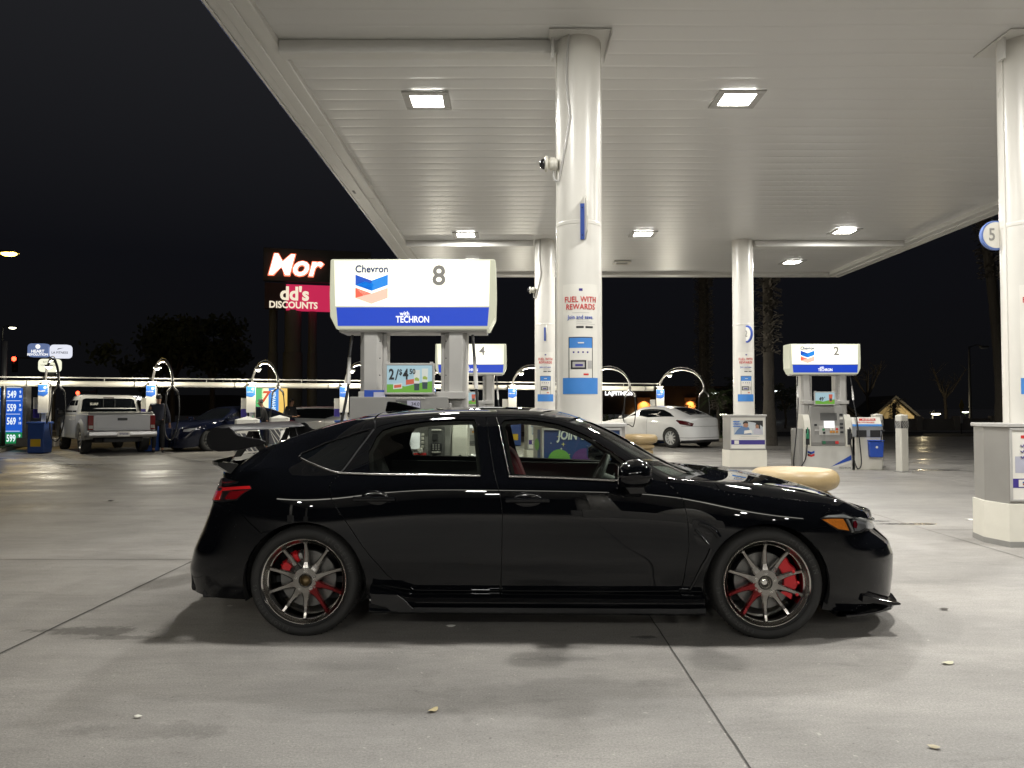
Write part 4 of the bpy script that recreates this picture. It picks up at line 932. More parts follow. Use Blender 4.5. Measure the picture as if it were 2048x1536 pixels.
# inner shell (trim seen through the glass, closes the shut lines), holes for glass and wheels
u0,u1=H.uof(-2.20),H.uof(2.24)
wsh=sym(LP(('t',.37,0),('t',.34,-.12),('t',.29,RAIL+.022),('t',.5,RAIL+.022),('t',.7,RAIL+.022),('t',.86,RAIL+.02),('t',1.04,-.12),('t',1.10,0)))
hol=[wsh,sym(LP(('t',-1.18,0),('t',-1.18,-.165),('t',-1.5,-.17),('t',-1.89,-.165),('t',-1.91,0)))]
for wn in (winR,winF):
    l=inset(LP(*wn),.020,H.TS); hol+=[l,[(a,-b) for a,b in l]]
for c in (1.3675,-1.3675):
    l=H.loop([('x',c+.39*math.cos(R(a)),max(.24,.318+.39*math.sin(R(a)))) for a in range(0,181,12)]); l=l+[(l[-1][0],-1.05),(l[0][0],-1.05)]; hol+=[l,[(a,-b) for a,b in l]]
panel(H,'inner_trim',[[(u0,-.999),(u1,-.999),(u1,.999),(u0,.999)]],pm('cabin_trim_dark',(.022,.023,.022),.7),car,holes=hol,both=False,off=-.020,gap=0,rim=.012,h=.05)
# chrome strip along the window base
def ribbon(pts,wid,name,mat,off=.004,mir=True,wy=1.0):
    mbn=MB()
    for sg in ((1,-1) if mir else (1,)):
        l=[H.P2(*p) for p in pts]; d=[]
        for a,b in zip(l[:-1],l[1:]):
            for k in range(8): d.append((a[0]+(b[0]-a[0])*k/8,a[1]+(b[1]-a[1])*k/8))
        d.append(l[-1]); Pp=[H.pos(*q)+H.nor(*q)*off for q in d]; Nn=[H.nor(*q) for q in d]
        vs=[];fs=[]
        for i,(p,n_) in enumerate(zip(Pp,Nn)):
            t=Pp[min(i+1,len(Pp)-1)]-Pp[max(i-1,0)]; t=t/np.linalg.norm(t); b=np.cross(n_,t); h=wid/2
            for (a_,c_) in ((-1,-.004/wid*2),(-.7,.3),(.7,.3),(1,-.004/wid*2)): q=p+b*h*a_+n_*(.002*(1 if abs(a_)<1 else -2)); vs.append((q[0],q[1]*sg,q[2]))
        for i in range(len(Pp)-1):
            for k in range(3):
                f=(i*4+k,i*4+k+1,(i+1)*4+k+1,(i+1)*4+k); fs.append(f if sg>0 else f[::-1])
        mbn.add(vs,fs,0,True)
    return mbn.build(name,mat,car)
trimchrome=pm('window_trim_chrome',(.42,.41,.39),.22,metal=1,rvar=.03)
ribbon([(601,917),(613,923),(640,934),(662,942),(680,946),(740,948.5),(850,950),(960,952)],.012,'belt_trim',trimchrome)
ribbon([(1018,953),(1120,956),(1227,961),(1262,962)],.012,'belt_trim',trimchrome)
ribbon([(598,914),(603,907),(649,887),(703,869),(742,858)],.005,'quarter_window_trim',glossblack)
ribbon([(748,859),(715,902),(683,944)],.009,'quarter_window_pillar_trim',pm('satin_dark_trim',(.035,.035,.036),.4))
ribbon([(993,836),(1001,868),(1009,908),(1019,950)],.004,'pillar_seam_glint',trimchrome)  # bright reflection along the pillar seam, put in as a thin chrome strip
# lamps
def lamp_piece(name,pts,mat,off,parent=car,gap=.0,rim=.012): return panel(H,name,[LP(*pts)],mat,parent,off=off,gap=gap,rim=rim,h=.02)
lamp_piece('headlamp',hl,pm('lamp_housing_dark',(.015,.015,.016),.3),.003)
lensm=glassmat('clear_lamp_lens',(.93,.94,.95),.30,.02)
heads=[o for o in bpy.data.objects if o.name.startswith('headlamp')]
def sub(pts,name,mat,off,par,gap=0.,rim=.006):
    L_=panel(H,name,[LP(*pts)],mat,par[0],off=off,gap=gap,rim=rim,h=.018)
    L_[1].parent=par[1]; return L_
sub([(1644,1039),(1684,1038),(1690,1048),(1696,1061),(1676,1058),(1660,1049)],'indicator',pm('amber_indicator',(.80,.24,.03),.2,var=.3,scale=60,emit=(.9,.25,.03),es=.10),.009,heads)
sub([(1646,1035),(1655,1031),(1685,1029.5),(1720,1031),(1717,1035),(1682,1036)],'chrome_brow',pm('lamp_chrome_brow',(.62,.62,.60),.25,metal=.3),.010,heads)
sub([(1703,1040),(1722,1037),(1727,1044),(1727,1056),(1716,1062),(1708,1062)],'reflector_bowl',pm('lamp_reflector',(.42,.42,.43),.3,metal=.2),.008,heads)
sub([(1704,1043),(1709,1041),(1712,1049),(1710,1057),(1705,1055)],'projector_ring',pm('dark_red_lamp_part',(.30,.015,.03),.25),.011,heads)
sub([(1690,1038),(1694,1038),(1706,1064),(1702,1065)],'bezel_slash',lgrey,.010,heads)
panel(H,'headlamp_lens',[LP(*hl)],lensm,car,off=.014,gap=.001,rim=.004)
tl=[(424,998),(430,975),(440,956),(449,955),(478,963),(474,967),(462,972),(501,971.5),(504,978),(474,1001),(436,1002)]
lamp_piece('tail_lamp',tl,pm('lamp_housing_dark',(.015,.015,.016),.3),.003)
tails=[o for o in bpy.data.objects if o.name.startswith('tail_lamp')]
tred=pm('tail_lamp_red',(.50,.012,.015),.12,var=.15,emit=(.8,.02,.02),es=.16)
tred2=pm('tail_lamp_deep_red',(.25,.006,.01),.12,var=.2)
sub([(447,975),(458,973),(500,972.5),(502,978),(462,981),(448,998),(440,1000)],'light_bar',tred,.008,tails)
sub([(462,983),(497,981),(474,998),(450,999)],'lower_lens',tred2,.007,tails)
sub([(449,957),(460,958),(474,963),(470,965),(456,962)],'upper_lens',tred2,.007,tails)
panel(H,'tail_lamp_lens',[LP((424,999),(432,975),(441,957),(448,956),(446,972),(436,1001))],pm('smoked_lens',(.09,.05,.03),.05,metal=.6,var=.9,scale=70,bump=.6,bscale=90),car,off=.009,gap=.0,rim=.004)
# fender outlet recess and black blade behind the front wheel
panel(H,'fender_outlet',[LP((1384,1040),(1400,1036),(1436,1050),(1424,1075),(1420,1092),(1396,1088),(1386,1066))],pm('outlet_black',(.006,.006,.007),.18,bump=.3,bscale=30),car,off=.004,gap=0,rim=.01)
ribbon([(1398,1046),(1415,1052),(1430,1062),(1438,1074)],.030,'outlet_blade',blackpaint,off=.024)
ribbon([(1390,1060),(1402,1072),(1414,1086)],.018,'outlet_blade',blackpaint,off=.020)
ribbon([(1421,1098),(1405,1130),(1388,1165),(1374,1190)],.016,'fender_vane',glossblack,off=.007)
# lower side skirt
def skirt():
    mb=MB(); xs=np.linspace(-.965,1.0,60); sec=[(.86,.262),(.925,.252),(.948,.236),(.956,.215),(.950,.196),(.972,.186),(.975,.160),(.955,.144),(.80,.140)]
    for sg in (1,-1):
        vs=[];fs=[]
        for x in xs:
            k=max(0,min(1,(x+.965)/.22)); lift=.055*(1-k); yo=.018*(1-k)
            ke=max(0,(x-.86)/.14)
            for (y,z) in sec: vs.append((x,-(y+(yo if y>.9 else 0)-.01*ke)*sg,z+(lift if z>.19 else lift*.15)))
        n=len(sec)
        for i in range(len(xs)-1):
            for k in range(n-1): f=(i*n+k,(i+1)*n+k,(i+1)*n+k+1,i*n+k+1); fs.append(f if sg>0 else f[::-1])
        fs.append(tuple(range(n))[::-1] if sg>0 else tuple(range(n))); e=(len(xs)-1)*n; fs.append(tuple(range(e,e+n)) if sg>0 else tuple(range(e,e+n))[::-1])
        m2=MB(); m2.add(vs,fs,0,True); m2.build('side_skirt',blackpaint,car,auto=28)
        m2=MB(); m2.prism([(-.955,.165),(-.80,.165),(-.70,.178),(-.76,.235),(-.80,.262),(-.955,.268)],-.982*sg,-.968*sg,bev=.003); m2.build('skirt_winglet',glossblack,car)
skirt()
# underbody, wheel tubs
mb=MB(); mb.box((0,0,.205),(4.1,1.5,.05),.01); mb.box((0,0,.22),(1.9,1.72,.04),.01); mb.box((-2.0,0,.28),(.35,1.3,.18),.03); mb.build('underbody',matblack,car)
for c in (-1.3675,1.3675):
    for sg in (1,-1):
        vs=[];fs=[]; n=24
        for i in range(n+1):
            a=PI*(-.10+1.2*i/n); 
            for r,y in ((AR+.006,.93),(AR+.012,.60),(.10,.60)): vs.append((c+r*math.cos(a),-y*sg,.318+r*math.sin(a)))
        for i in range(n):
            for k in range(2): f=(i*3+k,(i+1)*3+k,(i+1)*3+k+1,i*3+k+1); fs.append(f)
        mb=MB(); mb.add(vs,fs,0,True); mb.build('wheel_arch_liner',pm('arch_liner',(.008,.008,.008),.85),car)
# front splitter + canards, rear diffuser corner
mb=MB()
def lipz(x0_,x1_,ye): pass
pl=[(2.37,0),(2.36,.35),(2.31,.52),(2.19,.70),(2.04,.81),(1.92,.87),(1.84,.89)]
poly=[(x,-y) for x,y in pl]+[(x,y) for x,y in pl[::-1][:-1]]+[(1.80,.85),(1.80,-.85)]
mb.prism(poly,.118,.135,plane='xy',bev=.004); mb.build('front_splitter',glossblack,car)
for sg in (1,-1):
    mb=MB(); mb.prism([(1.96,.196),(2.06,.184),(2.15,.176),(2.188,.180),(2.190,.190),(2.14,.196),(2.06,.214),(1.99,.236),(1.965,.236)],-.83*sg,-.62*sg,bev=.005); mb.build('bumper_canard',glossblack,car)
mb=MB()
for i in range(3): mb.lathe([(.045,-.08),(.055,-.1),(.055,.02),(.048,.02)],20,0,T(-2.27,(i-1)*.16,.30)@RY(-PI/2))
mb.build('exhaust_tip',steel,car)
# door handles: raised grip over a scooped cup
def handle(px0,px1,py):
    for sg in (1,-1):
        q=H.P2((px0+px1)/2,py); a=H.pos(*q); na=H.nor(*q); L_=(px1-px0)/336.
        mb=MB(); mb.box((0,0,0),(L_,.026,.030),.012,M=T(a[0],a[1]*sg-.026*sg,a[2])@RZ(0),seg=3); mb.build('door_handle',blackpaint,car)
        hb=bpy.data.objects[-1] if False else None
        mb=MB(); b=bmesh.new(); bmesh.ops.create_uvsphere(b,u_segments=24,v_segments=14,radius=1); mb.bm(b,0,True,T(a[0]+.0,a[1]*sg,a[2]+.002)@SC(L_*.33,.010,.046)); mb.build('handle_cup',glossblack,car)
handle(706,792,997); handle(1010,1100,1000)
# door mirrors
for sg in (1,-1):
    c=P(1266,949,4.40); lc=carM.inverted()@c; lx,ly,lz=lc.x,lc.y,lc.z
    mr=MB(); b=bmesh.new(); bmesh.ops.create_uvsphere(b,u_segments=32,v_segments=20,radius=1)
    for v in b.verts:
        x,y,z=v.co; z2=z*(1 if z>0 else .95); v.co=Vector((x*.104*(1-.12*z)+(.03*abs(z) if x>0 else .012*z), y*.105, z2*.083))
        if x<-.3: v.co.x=max(v.co.x,-.092)
    mr.bm(b,0,True,T(lx,ly*sg,lz+.004)); mir=mr.build('door_mirror',blackpaint,car,auto=50)
    mb=MB(); mb.box((lx,ly*sg,lz-.004),(.190,.20,.010),.003); mb.build('mirror_seam_trim',glossblack,mir)
    mb=MB(); mb.prism([(-.05,-.06),(.07,-.055),(.09,-.115),(-.01,-.12)],ly*sg+.06*sg,ly*sg+.30*sg,M=T(lx,0,lz),bev=.008); mb.build('mirror_stalk',glossblack,mir)
    mb=MB(); mb.box((lx-.093,ly*sg,lz+.004),(.004,.155,.105),.002); mb.build('mirror_glass',pm('mirror_glass',(.5,.5,.5),.03,metal=1,rvar=0),mir)
# shark fin
mb=MB(); mb.prism([(-1.06,1.325),(-.80,1.350),(-.885,1.372),(-.97,1.395),(-1.045,1.402),(-1.052,1.36)],-.022,.022,bev=.012); mb.build('roof_antenna_fin',blackpaint,car)
# rear wing: wide blade drooping at both ends, two angled stands
def wing():
    n=64; ys=np.linspace(-.80,.80,n); vs=[];fs=[]; m=20
    for y in ys:
        a=abs(y)/.80; k=max(0,(a-.86)/.14); k=k*k*(3-2*k); e_=0
        zl=1.214-.004*a-.006*k; zt=1.238-.006*a-.020*k; sw=max(0,(a-.45)/.55); xf=-1.775-.095*sw*sw*(3-2*sw); xr=-1.985-.03*k; th=.018
        for i in range(m):
            g=2*PI*i/m; c_=(1+math.cos(g))/2; x_=xr+(xf-xr)*c_; zc=zt+(zl-zt)*c_+.016*math.sin(PI*c_)
            sx_=math.sin(g); s_=abs(sx_)**.8
            vs.append((x_,y,zc+(s_*th*.55 if sx_>0 else -s_*(th*.45+(.072*math.sin(PI*min(1,max(0,c_))**.8))*e_))))
    for j in range(n-1):
        for i in range(m): fs.append((j*m+i,(j+1)*m+i,(j+1)*m+(i+1)%m,j*m+(i+1)%m))
    fs.append(tuple(range(m))); fs.append(tuple((n-1)*m+i for i in range(m))[::-1])
    mb=MB(); mb.add(vs,fs,0,True); wg=mb.build('rear_wing',carbon,car,auto=50)
    pl_=[(409,872),(412,865),(420,860),(432,857),(455,855),(462,860),(467,867),(475,872),(497,876),(518,879),(528,884),(526,889),(508,894),(480,899),(455,903),(432,904),(416,899),(408,886)]
    Mi=carM.inverted(); pts=[Mi@P(a_,b_,4.705) for a_,b_ in pl_]
    for sg in (1,-1):
        mb=MB(); mb.prism([(p_.x,p_.z) for p_ in pts],sg*.80-.009,sg*.80+.009,bev=.006,seg=3); mb.build('wing_endplate',carbon,wg)
    for sg in (1,-1):
        mb=MB()
        mb.prism([(-1.80,1.035),(-1.74,1.045),(-1.80,1.11),(-1.83,1.20),(-1.87,1.20),(-1.87,1.115)],sg*.40-.008,sg*.40+.008,bev=.003)
        mb.prism([(-2.0,1.025),(-1.95,1.03),(-1.90,1.10),(-1.86,1.20),(-1.90,1.20),(-1.94,1.115),(-1.98,1.06)],sg*.40-.008,sg*.40+.008,bev=.003)
        mb.build('wing_stand',glossblack,wg)
wing()
# tailgate lip
mb=MB(); xs=[]; vs=[];fs=[]
for i,y in enumerate(np.linspace(-.74,.74,40)):
    a=abs(y)/.74; xx=-2.065+.04*a**2.4+.07*max(0,a-.85)/.15; zz=1.005-.01*a
    vs+=[(xx+.12,y,zz+.01),(xx+.02,y,zz+.022),(xx-.012,y,zz+.020),(xx-.008,y,zz-.002),(xx+.07,y,zz-.05)]
for i in range(39):
    for k in range(4): fs.append((i*5+k,(i+1)*5+k,(i+1)*5+k+1,i*5+k+1))
fs.append((0,1,2,3,4)); fs.append((195,196,197,198,199)); mb.add(vs,fs,0,True); mb.build('tailgate_lip',blackpaint,car,auto=35)
# ---------------------------------------------------------------- cabin
trim=pm('cabin_dark_cloth',(.030,.031,.031),.8); trim2=pm('cabin_mid_grey',(.075,.082,.078),.6); redseat=pm('red_seat_cloth',(.16,.018,.028),.8)
mb=MB(); mb.box((-.35,0,.30),(2.9,1.5,.04)); mb.box((-1.55,0,.62),(.08,1.35,.60),.02,M=I4); mb.build('cabin_floor',trim,car)
def seat(x,y,m_,w_=.50,tall=True):
    mb=MB(); mb.box((x,y,.46),(.50,w_,.16),.05,M=I4,seg=4); mb.build('seat',m_,car)
    mb=MB(); mb.prism([(x-.20,.50),(x-.38,.98),(x-.37,1.05),(x-.30,1.06),(x-.24,1.0),(x-.06,.54)],y-w_/2+.03,y+w_/2-.03,bev=.035,seg=3); bk=mb.build('seat_backrest',m_,car)
    mb=MB(); mb.prism([(x-.40,1.02),(x-.42,1.15),(x-.38,1.20),(x-.32,1.19),(x-.30,1.05)],y-.13,y+.13,bev=.025,seg=3); mb.build('headrest',m_,bk)
seat(.12,-.38,redseat); seat(.12,.38,redseat); seat(-.95,-.40,trim); seat(-.95,.40,trim)
mb=MB(); mb.prism([(.62,.30),(.60,.76),(.70,.885),(1.05,.905),(1.10,.30)],-.74,.74,bev=.03,seg=3); dash=mb.build('dashboard',trim2,car)
mb=MB(); ring=[]
Mw=T(.50,.37,.845)@RY(R(-66))
mb.tube([(.178*math.cos(a),.178*math.sin(a),0) for a in np.linspace(0,2*PI,36,endpoint=False)],.015,8,0,Mw,closed=True); mb.lathe([(.0,-.02),(.065,-.02),(.07,.01),(.05,.02),(0,.02)],20,0,Mw)
for a in (0,PI*.5,PI): mb.tube([Vector((.05*math.cos(a),.05*math.sin(a),0)),Vector((.17*math.cos(a),.17*math.sin(a),0))],.013,6,0,Mw)
mb.tube([(.50,.37,.845),(.72,.37,.76)],.035,10); mb.build('steering_wheel',trim2,car)
for sg in (1,-1):
    mb=MB(); mb.prism([(-1.15,.30),(.85,.30),(.85,.905),(-1.15,.93)],-.795*sg,-.765*sg,bev=.008); mb.prism([(-.95,.66),(.62,.66),(.62,.71),(-.95,.71)],-.765*sg,-.71*sg,bev=.012); mb.build('door_card',trim2 if sg<0 else trim,car)
# ---------------------------------------------------------------- wheels
def wheel_parts(parent,redidx,cal_ang,calr):
    """axis along local y, outer face towards -y, origin at the wheel centre on the outer plane"""
    Mx=RX(PI/2)          # lathe z -> -y (outward)
    mb=MB(); mb.lathe([(.2525,-.235),(.255,-.225),(.245,-.20),(.222,-.18),(.216,-.10),(.224,-.042),(.2295,-.034),(.2315,-.028),(.240,-.020),(.244,-.010),(.2475,-.003),(.2535,.001),(.2555,-.004),(.2555,-.012),(.250,-.02)],96,0,Mx,cap=False); rim_=mb.build('wheel',rimmat,parent,auto=45)
    mb=MB(); mb.lathe([(.2455,-.006),(.2485,-.0002),(.2535,.0034),(.2572,-.002),(.2565,-.010)],96,0,Mx,cap=False); mb.lathe([(.2235,-.038),(.2300,-.0325),(.2325,-.0265)],96,0,Mx,cap=False); mb.build('rim_lip',rimlip,rim_,auto=60)
    # tyre
    pr=[(.247,-.238),(.262,-.252),(.290,-.262),(.310,-.255),(.3225,-.238)]
    tr=[]
    z=-.225
    for gz in (-.19,-.145,-.10,-.055):
        pr+= [(.3285,gz-.006),(.3215,gz-.005),(.3215,gz+.004),(.3285,gz+.005)]
    pr+=[(.3275,-.030),(.3235,-.012),(.3160,.003),(.3035,.011),(.290,.0135),(.276,.010),(.2655,.0035),(.258,-.004),(.2545,-.008)]
    mb=MB(); mb.lathe(pr,120,0,Mx,cap=False); ty=mb.build('tyre',rubber,rim_,auto=35)
    mb=MB()   # shoulder sipes, bead ring
    for i in range(60):
        a=2*PI*i/60; mb.box((0,0,0),(.003,.028,.012),0,M=RY(a)@T(0,.022,.3195)@RX(.55))
    mb.lathe([(.2635,.0052),(.2655,.0062),(.2675,.0062)],96,0,Mx,cap=False); mb.build('tyre_sipe',pm('tyre_groove_black',(.006,.006,.006),.9),rim_)
    def arc_text(s_,ang,r,size):
        mbt=MB(); n=len(s_); 
        for i,ch in enumerate(s_):
            if ch==' ': continue
            a=R(ang)-(i-(n-1)/2)*size*.86/r
            mbt.text(ch,size,RX(PI/2)@Matrix.Rotation(a-PI/2,4,'Z')@T(0,r,.0125),0,ext=.0012,off=.012,sx=.95)
        mbt.build('sidewall_lettering',rubber2,rim_)
    arc_text('MICHELIN',38,.288,.038); arc_text('PILOT SPORT 4S',218,.288,.030)
    # hub & spokes
    mb=MB(); mb.lathe([(0,-.075),(.070,-.078),(.082,-.062),(.080,-.044),(.073,-.035),(.042,-.033),(.0385,-.036),(.036,-.048),(.034,-.060)],48,0,Mx,cap=False); mb.lathe([(.0365,-.034),(.033,-.030),(.030,-.036),(.030,-.055)],40,0,Mx,cap=False); mb.build('hub',rimmat,rim_,auto=40)
    if calr:
        mb=MB(); mb.lathe([(.0,-.050),(.014,-.048),(.020,-.052),(.028,-.056),(.0335,-.06)],28,0,Mx,cap=False); mb.build('centre_cap',chrome,rim_)
    else:
        mb=MB(); mb.lathe([(0,-.075),(.030,-.072),(.0335,-.05)],28,0,Mx,cap=False); mb.build('centre_bore',pm('bronze_hub_bore',(.16,.11,.05),.4,metal=.6),rim_)
    for i in range(10):
        a=R(90+i*36); 
        st=[(.056,.044,-.034,.030),(.074,.042,-.035,.028),(.090,.035,-.039,.027),(.108,.0275,-.043,.026),(.135,.0225,-.044,.025),(.165,.0200,-.042,.025),(.190,.0190,-.037,.026),(.207,.0185,-.031,.027),(.222,.0190,-.025,.030),(.2285,.0185,-.028,.032)]
        vs=[];fs=[]
        for (r,w_,o,dp) in st:
            h=w_*.62; 
            for (aa,bb) in ((-h,-dp),(-h*1.0,-.006),(-h*.62,0),(h*.62,0),(h,-.006),(h,-dp)): vs.append((aa,o+bb,r))
        vs=[(x_,-(o_),r_) for x_,o_,r_ in vs]
        for k in range(len(st)-1):
            for q in range(5): fs.append((k*6+q,(k+1)*6+q,(k+1)*6+q+1,k*6+q+1))
        fs.append(tuple(range(6))); fs.append(tuple((len(st)-1)*6+q for q in range(6))[::-1])
        mb=MB(); mb.add(vs,fs,0,False,RY(-(a-PI/2))); sp=mb.build('spoke',redspoke if i in redidx else rimmat,rim_)
        if i in redidx: sp['label']='red tinted wheel spoke'
    for i in range(5):
        a=R(90+18+36*.5+i*72-36); Mn=T(.0565*math.cos(a),0,.0565*math.sin(a))@Mx
        mb=MB(); mb.lathe([(.0125,-.034),(.0120,-.0318),(.0108,-.0318),(.0104,-.036)],20,0,Mn,cap=False); mb.cyl(.0085,-.05,-.027,6,0,Mn,smooth=False); mb.lathe([(.0065,-.027),(.005,-.023),(0,-.022)],12,0,Mn,cap=False); mb.build('lug_nut',chrome,rim_)
    mb=MB(); mb.lathe([(.088,-.100),(.168,-.100),(.170,-.104),(.170,-.124),(.088,-.124)],72,0,Mx,cap=False); mb.lathe([(0,-.085),(.084,-.085),(.086,-.10)],40,0,Mx,cap=False)
    for i in range(36):
        a=2*PI*i/36; mb.box((0,0,0),(.004,.002,.06),0,M=RY(a+.3)@T(0,.0995,.135)@RY(.35))
    mb.build('brake_disc',disc,rim_,auto=35)
    # caliper: arc block
    def arcblock(a0,a1,r0,r1,o0,o1,mat,nm,bumps=0):
        vs=[];fs=[];n=14
        for i in range(n+1):
            a=R(a0+(a1-a0)*i/n); b=math.sin(PI*i/n)*.010+ (.006*math.cos(i*PI/2.3) if bumps else 0)
            for r,o in ((r0,o0),(r0,o1),(r0+.012,o1+.006),(r1-.012+b,o1+.006),(r1+b,o1-.01),(r1+b,o0)): vs.append((r*math.cos(a),-o,r*math.sin(a)))
        for i in range(n):
            for k in range(6): fs.append((i*6+k,(i+1)*6+k,(i+1)*6+(k+1)%6,i*6+(k+1)%6))
        fs.append(tuple(range(6))[::-1]); fs.append(tuple(n*6+k for k in range(6)))
        mb=MB(); mb.add(vs,fs,0,True); return mb.build(nm,mat,rim_,auto=40)
    if calr:
        cb=arcblock(cal_ang-41,cal_ang+41,.120,.192,-.13,-.068,redp,'brake_caliper',1)
        mb=MB()
        for da in (-25,0,25): a=R(cal_ang+da); mb.cyl(.009,.058,.0632,20,0,T(.158*math.cos(a),0,.158*math.sin(a))@RX(PI/2))
        mb.build('caliper_detail',[redp,paper],rim_)
    else:
        arcblock(cal_ang-24,cal_ang-3,.118,.172,-.13,-.072,redp,'brake_caliper',1); arcblock(cal_ang+4,cal_ang+24,.118,.172,-.13,-.072,redp,'brake_caliper',1)
        arcblock(cal_ang-34,cal_ang-25,.125,.165,-.13,-.078,steel,'caliper_bracket'); arcblock(cal_ang+25,cal_ang+34,.125,.165,-.13,-.078,steel,'caliper_bracket')
    return rim_
WY=.928
wf=wheel_parts(car,(3,4),8,True); wf.location=(1.3675,-WY,.322)
wr=wheel_parts(car,(6,7),136,False); wr.location=(-1.3675,-WY,.322)
def mirwheel(src,x):
    c=copytree(src,car); c.location=(x,WY,.322); c.rotation_euler=(0,0,PI)
mirwheel(wf,1.3675); mirwheel(wr,-1.3675)
# ================================================================ BACKGROUND VEHICLES
def simple_wheel(par,x,y,z,r,wd,rimcol,n=10,side=1,name='wheel'):
    Mx=RX(PI/2) if side>0 else RX(-PI/2)
    mb=MB(); mb.lathe([(r*.66,-wd),(r*.80,-wd-.005),(r*.97,-wd+.02),(r,-wd+.05),(r,-.05),(r*.97,-.015),(r*.82,.004),(r*.70,0),(r*.66,-.01)],40,0,Mx,cap=False); ty=mb.build(name,rubber,par); ty.location=(x,y,z)
    mb=MB(); mb.lathe([(r*.67,-.006),(r*.63,-.02),(r*.60,-.12)],40,0,Mx,cap=False); mb.lathe([(0,-.02),(r*.16,-.02),(r*.2,-.05)],20,0,Mx,cap=False)
    for i in range(n):
        a=2*PI*i/n; s=-1 if side>0 else 1
        vs=[(-.022,.02*-s,r*.12),(.022,.02*-s,r*.12),(.016,.012*-s,r*.62),(-.016,.012*-s,r*.62)]; mb.add(vs+[(v[0]*.8,v[1]-.03*s*-1*-1,v[2]) for v in vs],[(0,1,2,3),(0,3,7,4),(1,5,6,2)],0,False,RY(a))
    mb.build('rim',rimcol,ty)
    mb=MB(); mb.lathe([(0,-.13),(r*.62,-.13)],30,0,Mx,cap=False); mb.build('brake_disc',dgrey,ty)
    return ty
def bgcar(label,mat,x,y,heading,z_off=0,sx=1.02,sz=1.04,rimcol=None,group='cars parked at the vacuums',ztop2=None,zrail2=None,glass=None,rearx=-2.275,parts=()):
    zt=ztop2 or ztop; zr=zrail2 or zrail
    def zm(t): return lambda q: zbelt(q)*(1-t)+zr(q)*t
    k2=[list(k) for k in keys]; k2[6]=[.66,lambda q:ybelt*.46+.54*yrail(q)+.018,zm(.52),0]; k2[7]=[.77,yrail,zr,0]; k2[8]=[.83,lambda q:yrail(q)*.80,lambda q:zr(q)+.60*(zt(q)-zr(q)),0]; k2[9]=[.91,lambda q:yrail(q)*.42,lambda q:zr(q)+.91*(zt(q)-zr(q)),0]; k2[10]=[1.0,0.,zt,0]
    L=Loft(T(x,y,0)@RZ(heading),.905,rearx,2.33,3.6,3.1,-1.15,1.25,k2,((1.75,2.3),[(0,-.02),(.4,.0),(.60,-.06),(.9,-.12)]),((1.7,2.2),[(0,.02),(.33,0),(.6,.04),(.9,.05),(1,.03)]),flares=(-1.3675,1.3675),fw=.03)
    r=thing('parked_car',label,'car',(x,y,0),heading,group); r.scale=(sx,1.0,sz)
    gl=glass or darkglass
    if ztop2: side=[[('x',-1.75,1.0),('x',-1.6,1.30),('x',-1.0,1.335),('x',-.2,1.33),('x',.2,1.27),('x',.75,.98),('x',-.3,.97)]]
    else: side=[[('x',-1.45,1.0),('x',-1.2,1.12),('x',-.85,1.235),('x',-.35,1.262),('x',.05,1.24),('x',.45,1.07),('x',.72,.965),('x',-.3,.97)]]
    wins=[roundc(L.loop(s_),.04,L.TS) for s_ in side]
    ws=L.loop([('t',.34,0),('t',.30,-.16),('t',.5,-.20),('t',.84,-.20),('t',1.06,-.12),('t',1.12,0)]); ws=ws+[(a,-b) for a,b in ws[::-1] if abs(b)>1e-6]
    rs=L.loop([('t',-1.10,0),('t',-1.12,-.18),('t',-1.86,-.18),('t',-1.88,0)] if not ztop2 else [('t',-1.95,0),('t',-1.97,-.19),('t',-2.16,-.18),('t',-2.17,0)]); rs=rs+[(a,-b) for a,b in rs[::-1] if abs(b)>1e-6]
    ar=[]
    for c in (1.3675,-1.3675):
        l=L.loop([('x',c+.36*math.cos(R(a)),max(.24,.318+.36*math.sin(R(a)))) for a in range(0,181,15)]); l=l+[(l[-1][0],-1.05),(l[0][0],-1.05)]; ar+=[l,[(a,-b) for a,b in l]]
    panel(L,'body_shell',[[(.0,-.999),(L.len,-.999),(L.len,.999),(0.,.999)]],mat,r,holes=wins+[[(a,-b) for a,b in l] for l in wins]+[ws,rs]+ar,both=False,gap=0,h=.07,rim=.02)
    for l in wins: panel(L,'side_window',[l],gl,r,off=-.006,gap=-.004,h=.08,rim=.003)
    panel(L,'windscreen',[ws],gl,r,off=-.006,gap=-.004,both=False,h=.08,rim=.003); panel(L,'rear_screen',[rs],gl,r,off=-.006,gap=-.004,both=False,h=.08,rim=.003)
    for nm,pts,m_,off in (('tail_lamp',[('x',-2.12,.80),('x',-1.90,.875),('x',-1.60,.905),('x',-1.57,.875),('x',-1.74,.765),('x',-2.10,.70)],pm('dark_tail_lamp',(.06,.006,.008),.12),.004),('headlamp',[('x',1.92,.64),('x',1.78,.70),('x',1.95,.695),('x',2.10,.66),('x',2.12,.60),('x',2.0,.60)],pm('lamp_reflector',(.42,.42,.43),.3),.004)):
        panel(L,nm,[L.loop(pts)],m_,r,off=off,gap=0,h=.06,rim=.006)
    seam=pm('shut_line',(.01,.01,.01),.8)
    for xx in (-.30,.86):
        for sg in (1,-1):
            mb=MB(); q=[L.X2(xx+(.0 if z<.9 else 0),z) for z in np.linspace(.27,.94,12)]; mb.tube([tuple(L.pos(*a)*np.array((1,sg,1))) for a in q],.004,4); mb.build('shut_line',seam,r)
    for hx in (-.62,.42):
        for sg in (1,-1):
            a=L.pos(*L.X2(hx,.80)); mb=MB(); mb.box((a[0],a[1]*sg,a[2]),(.19,.03,.022),.006); mb.build('door_handle',mat,r)
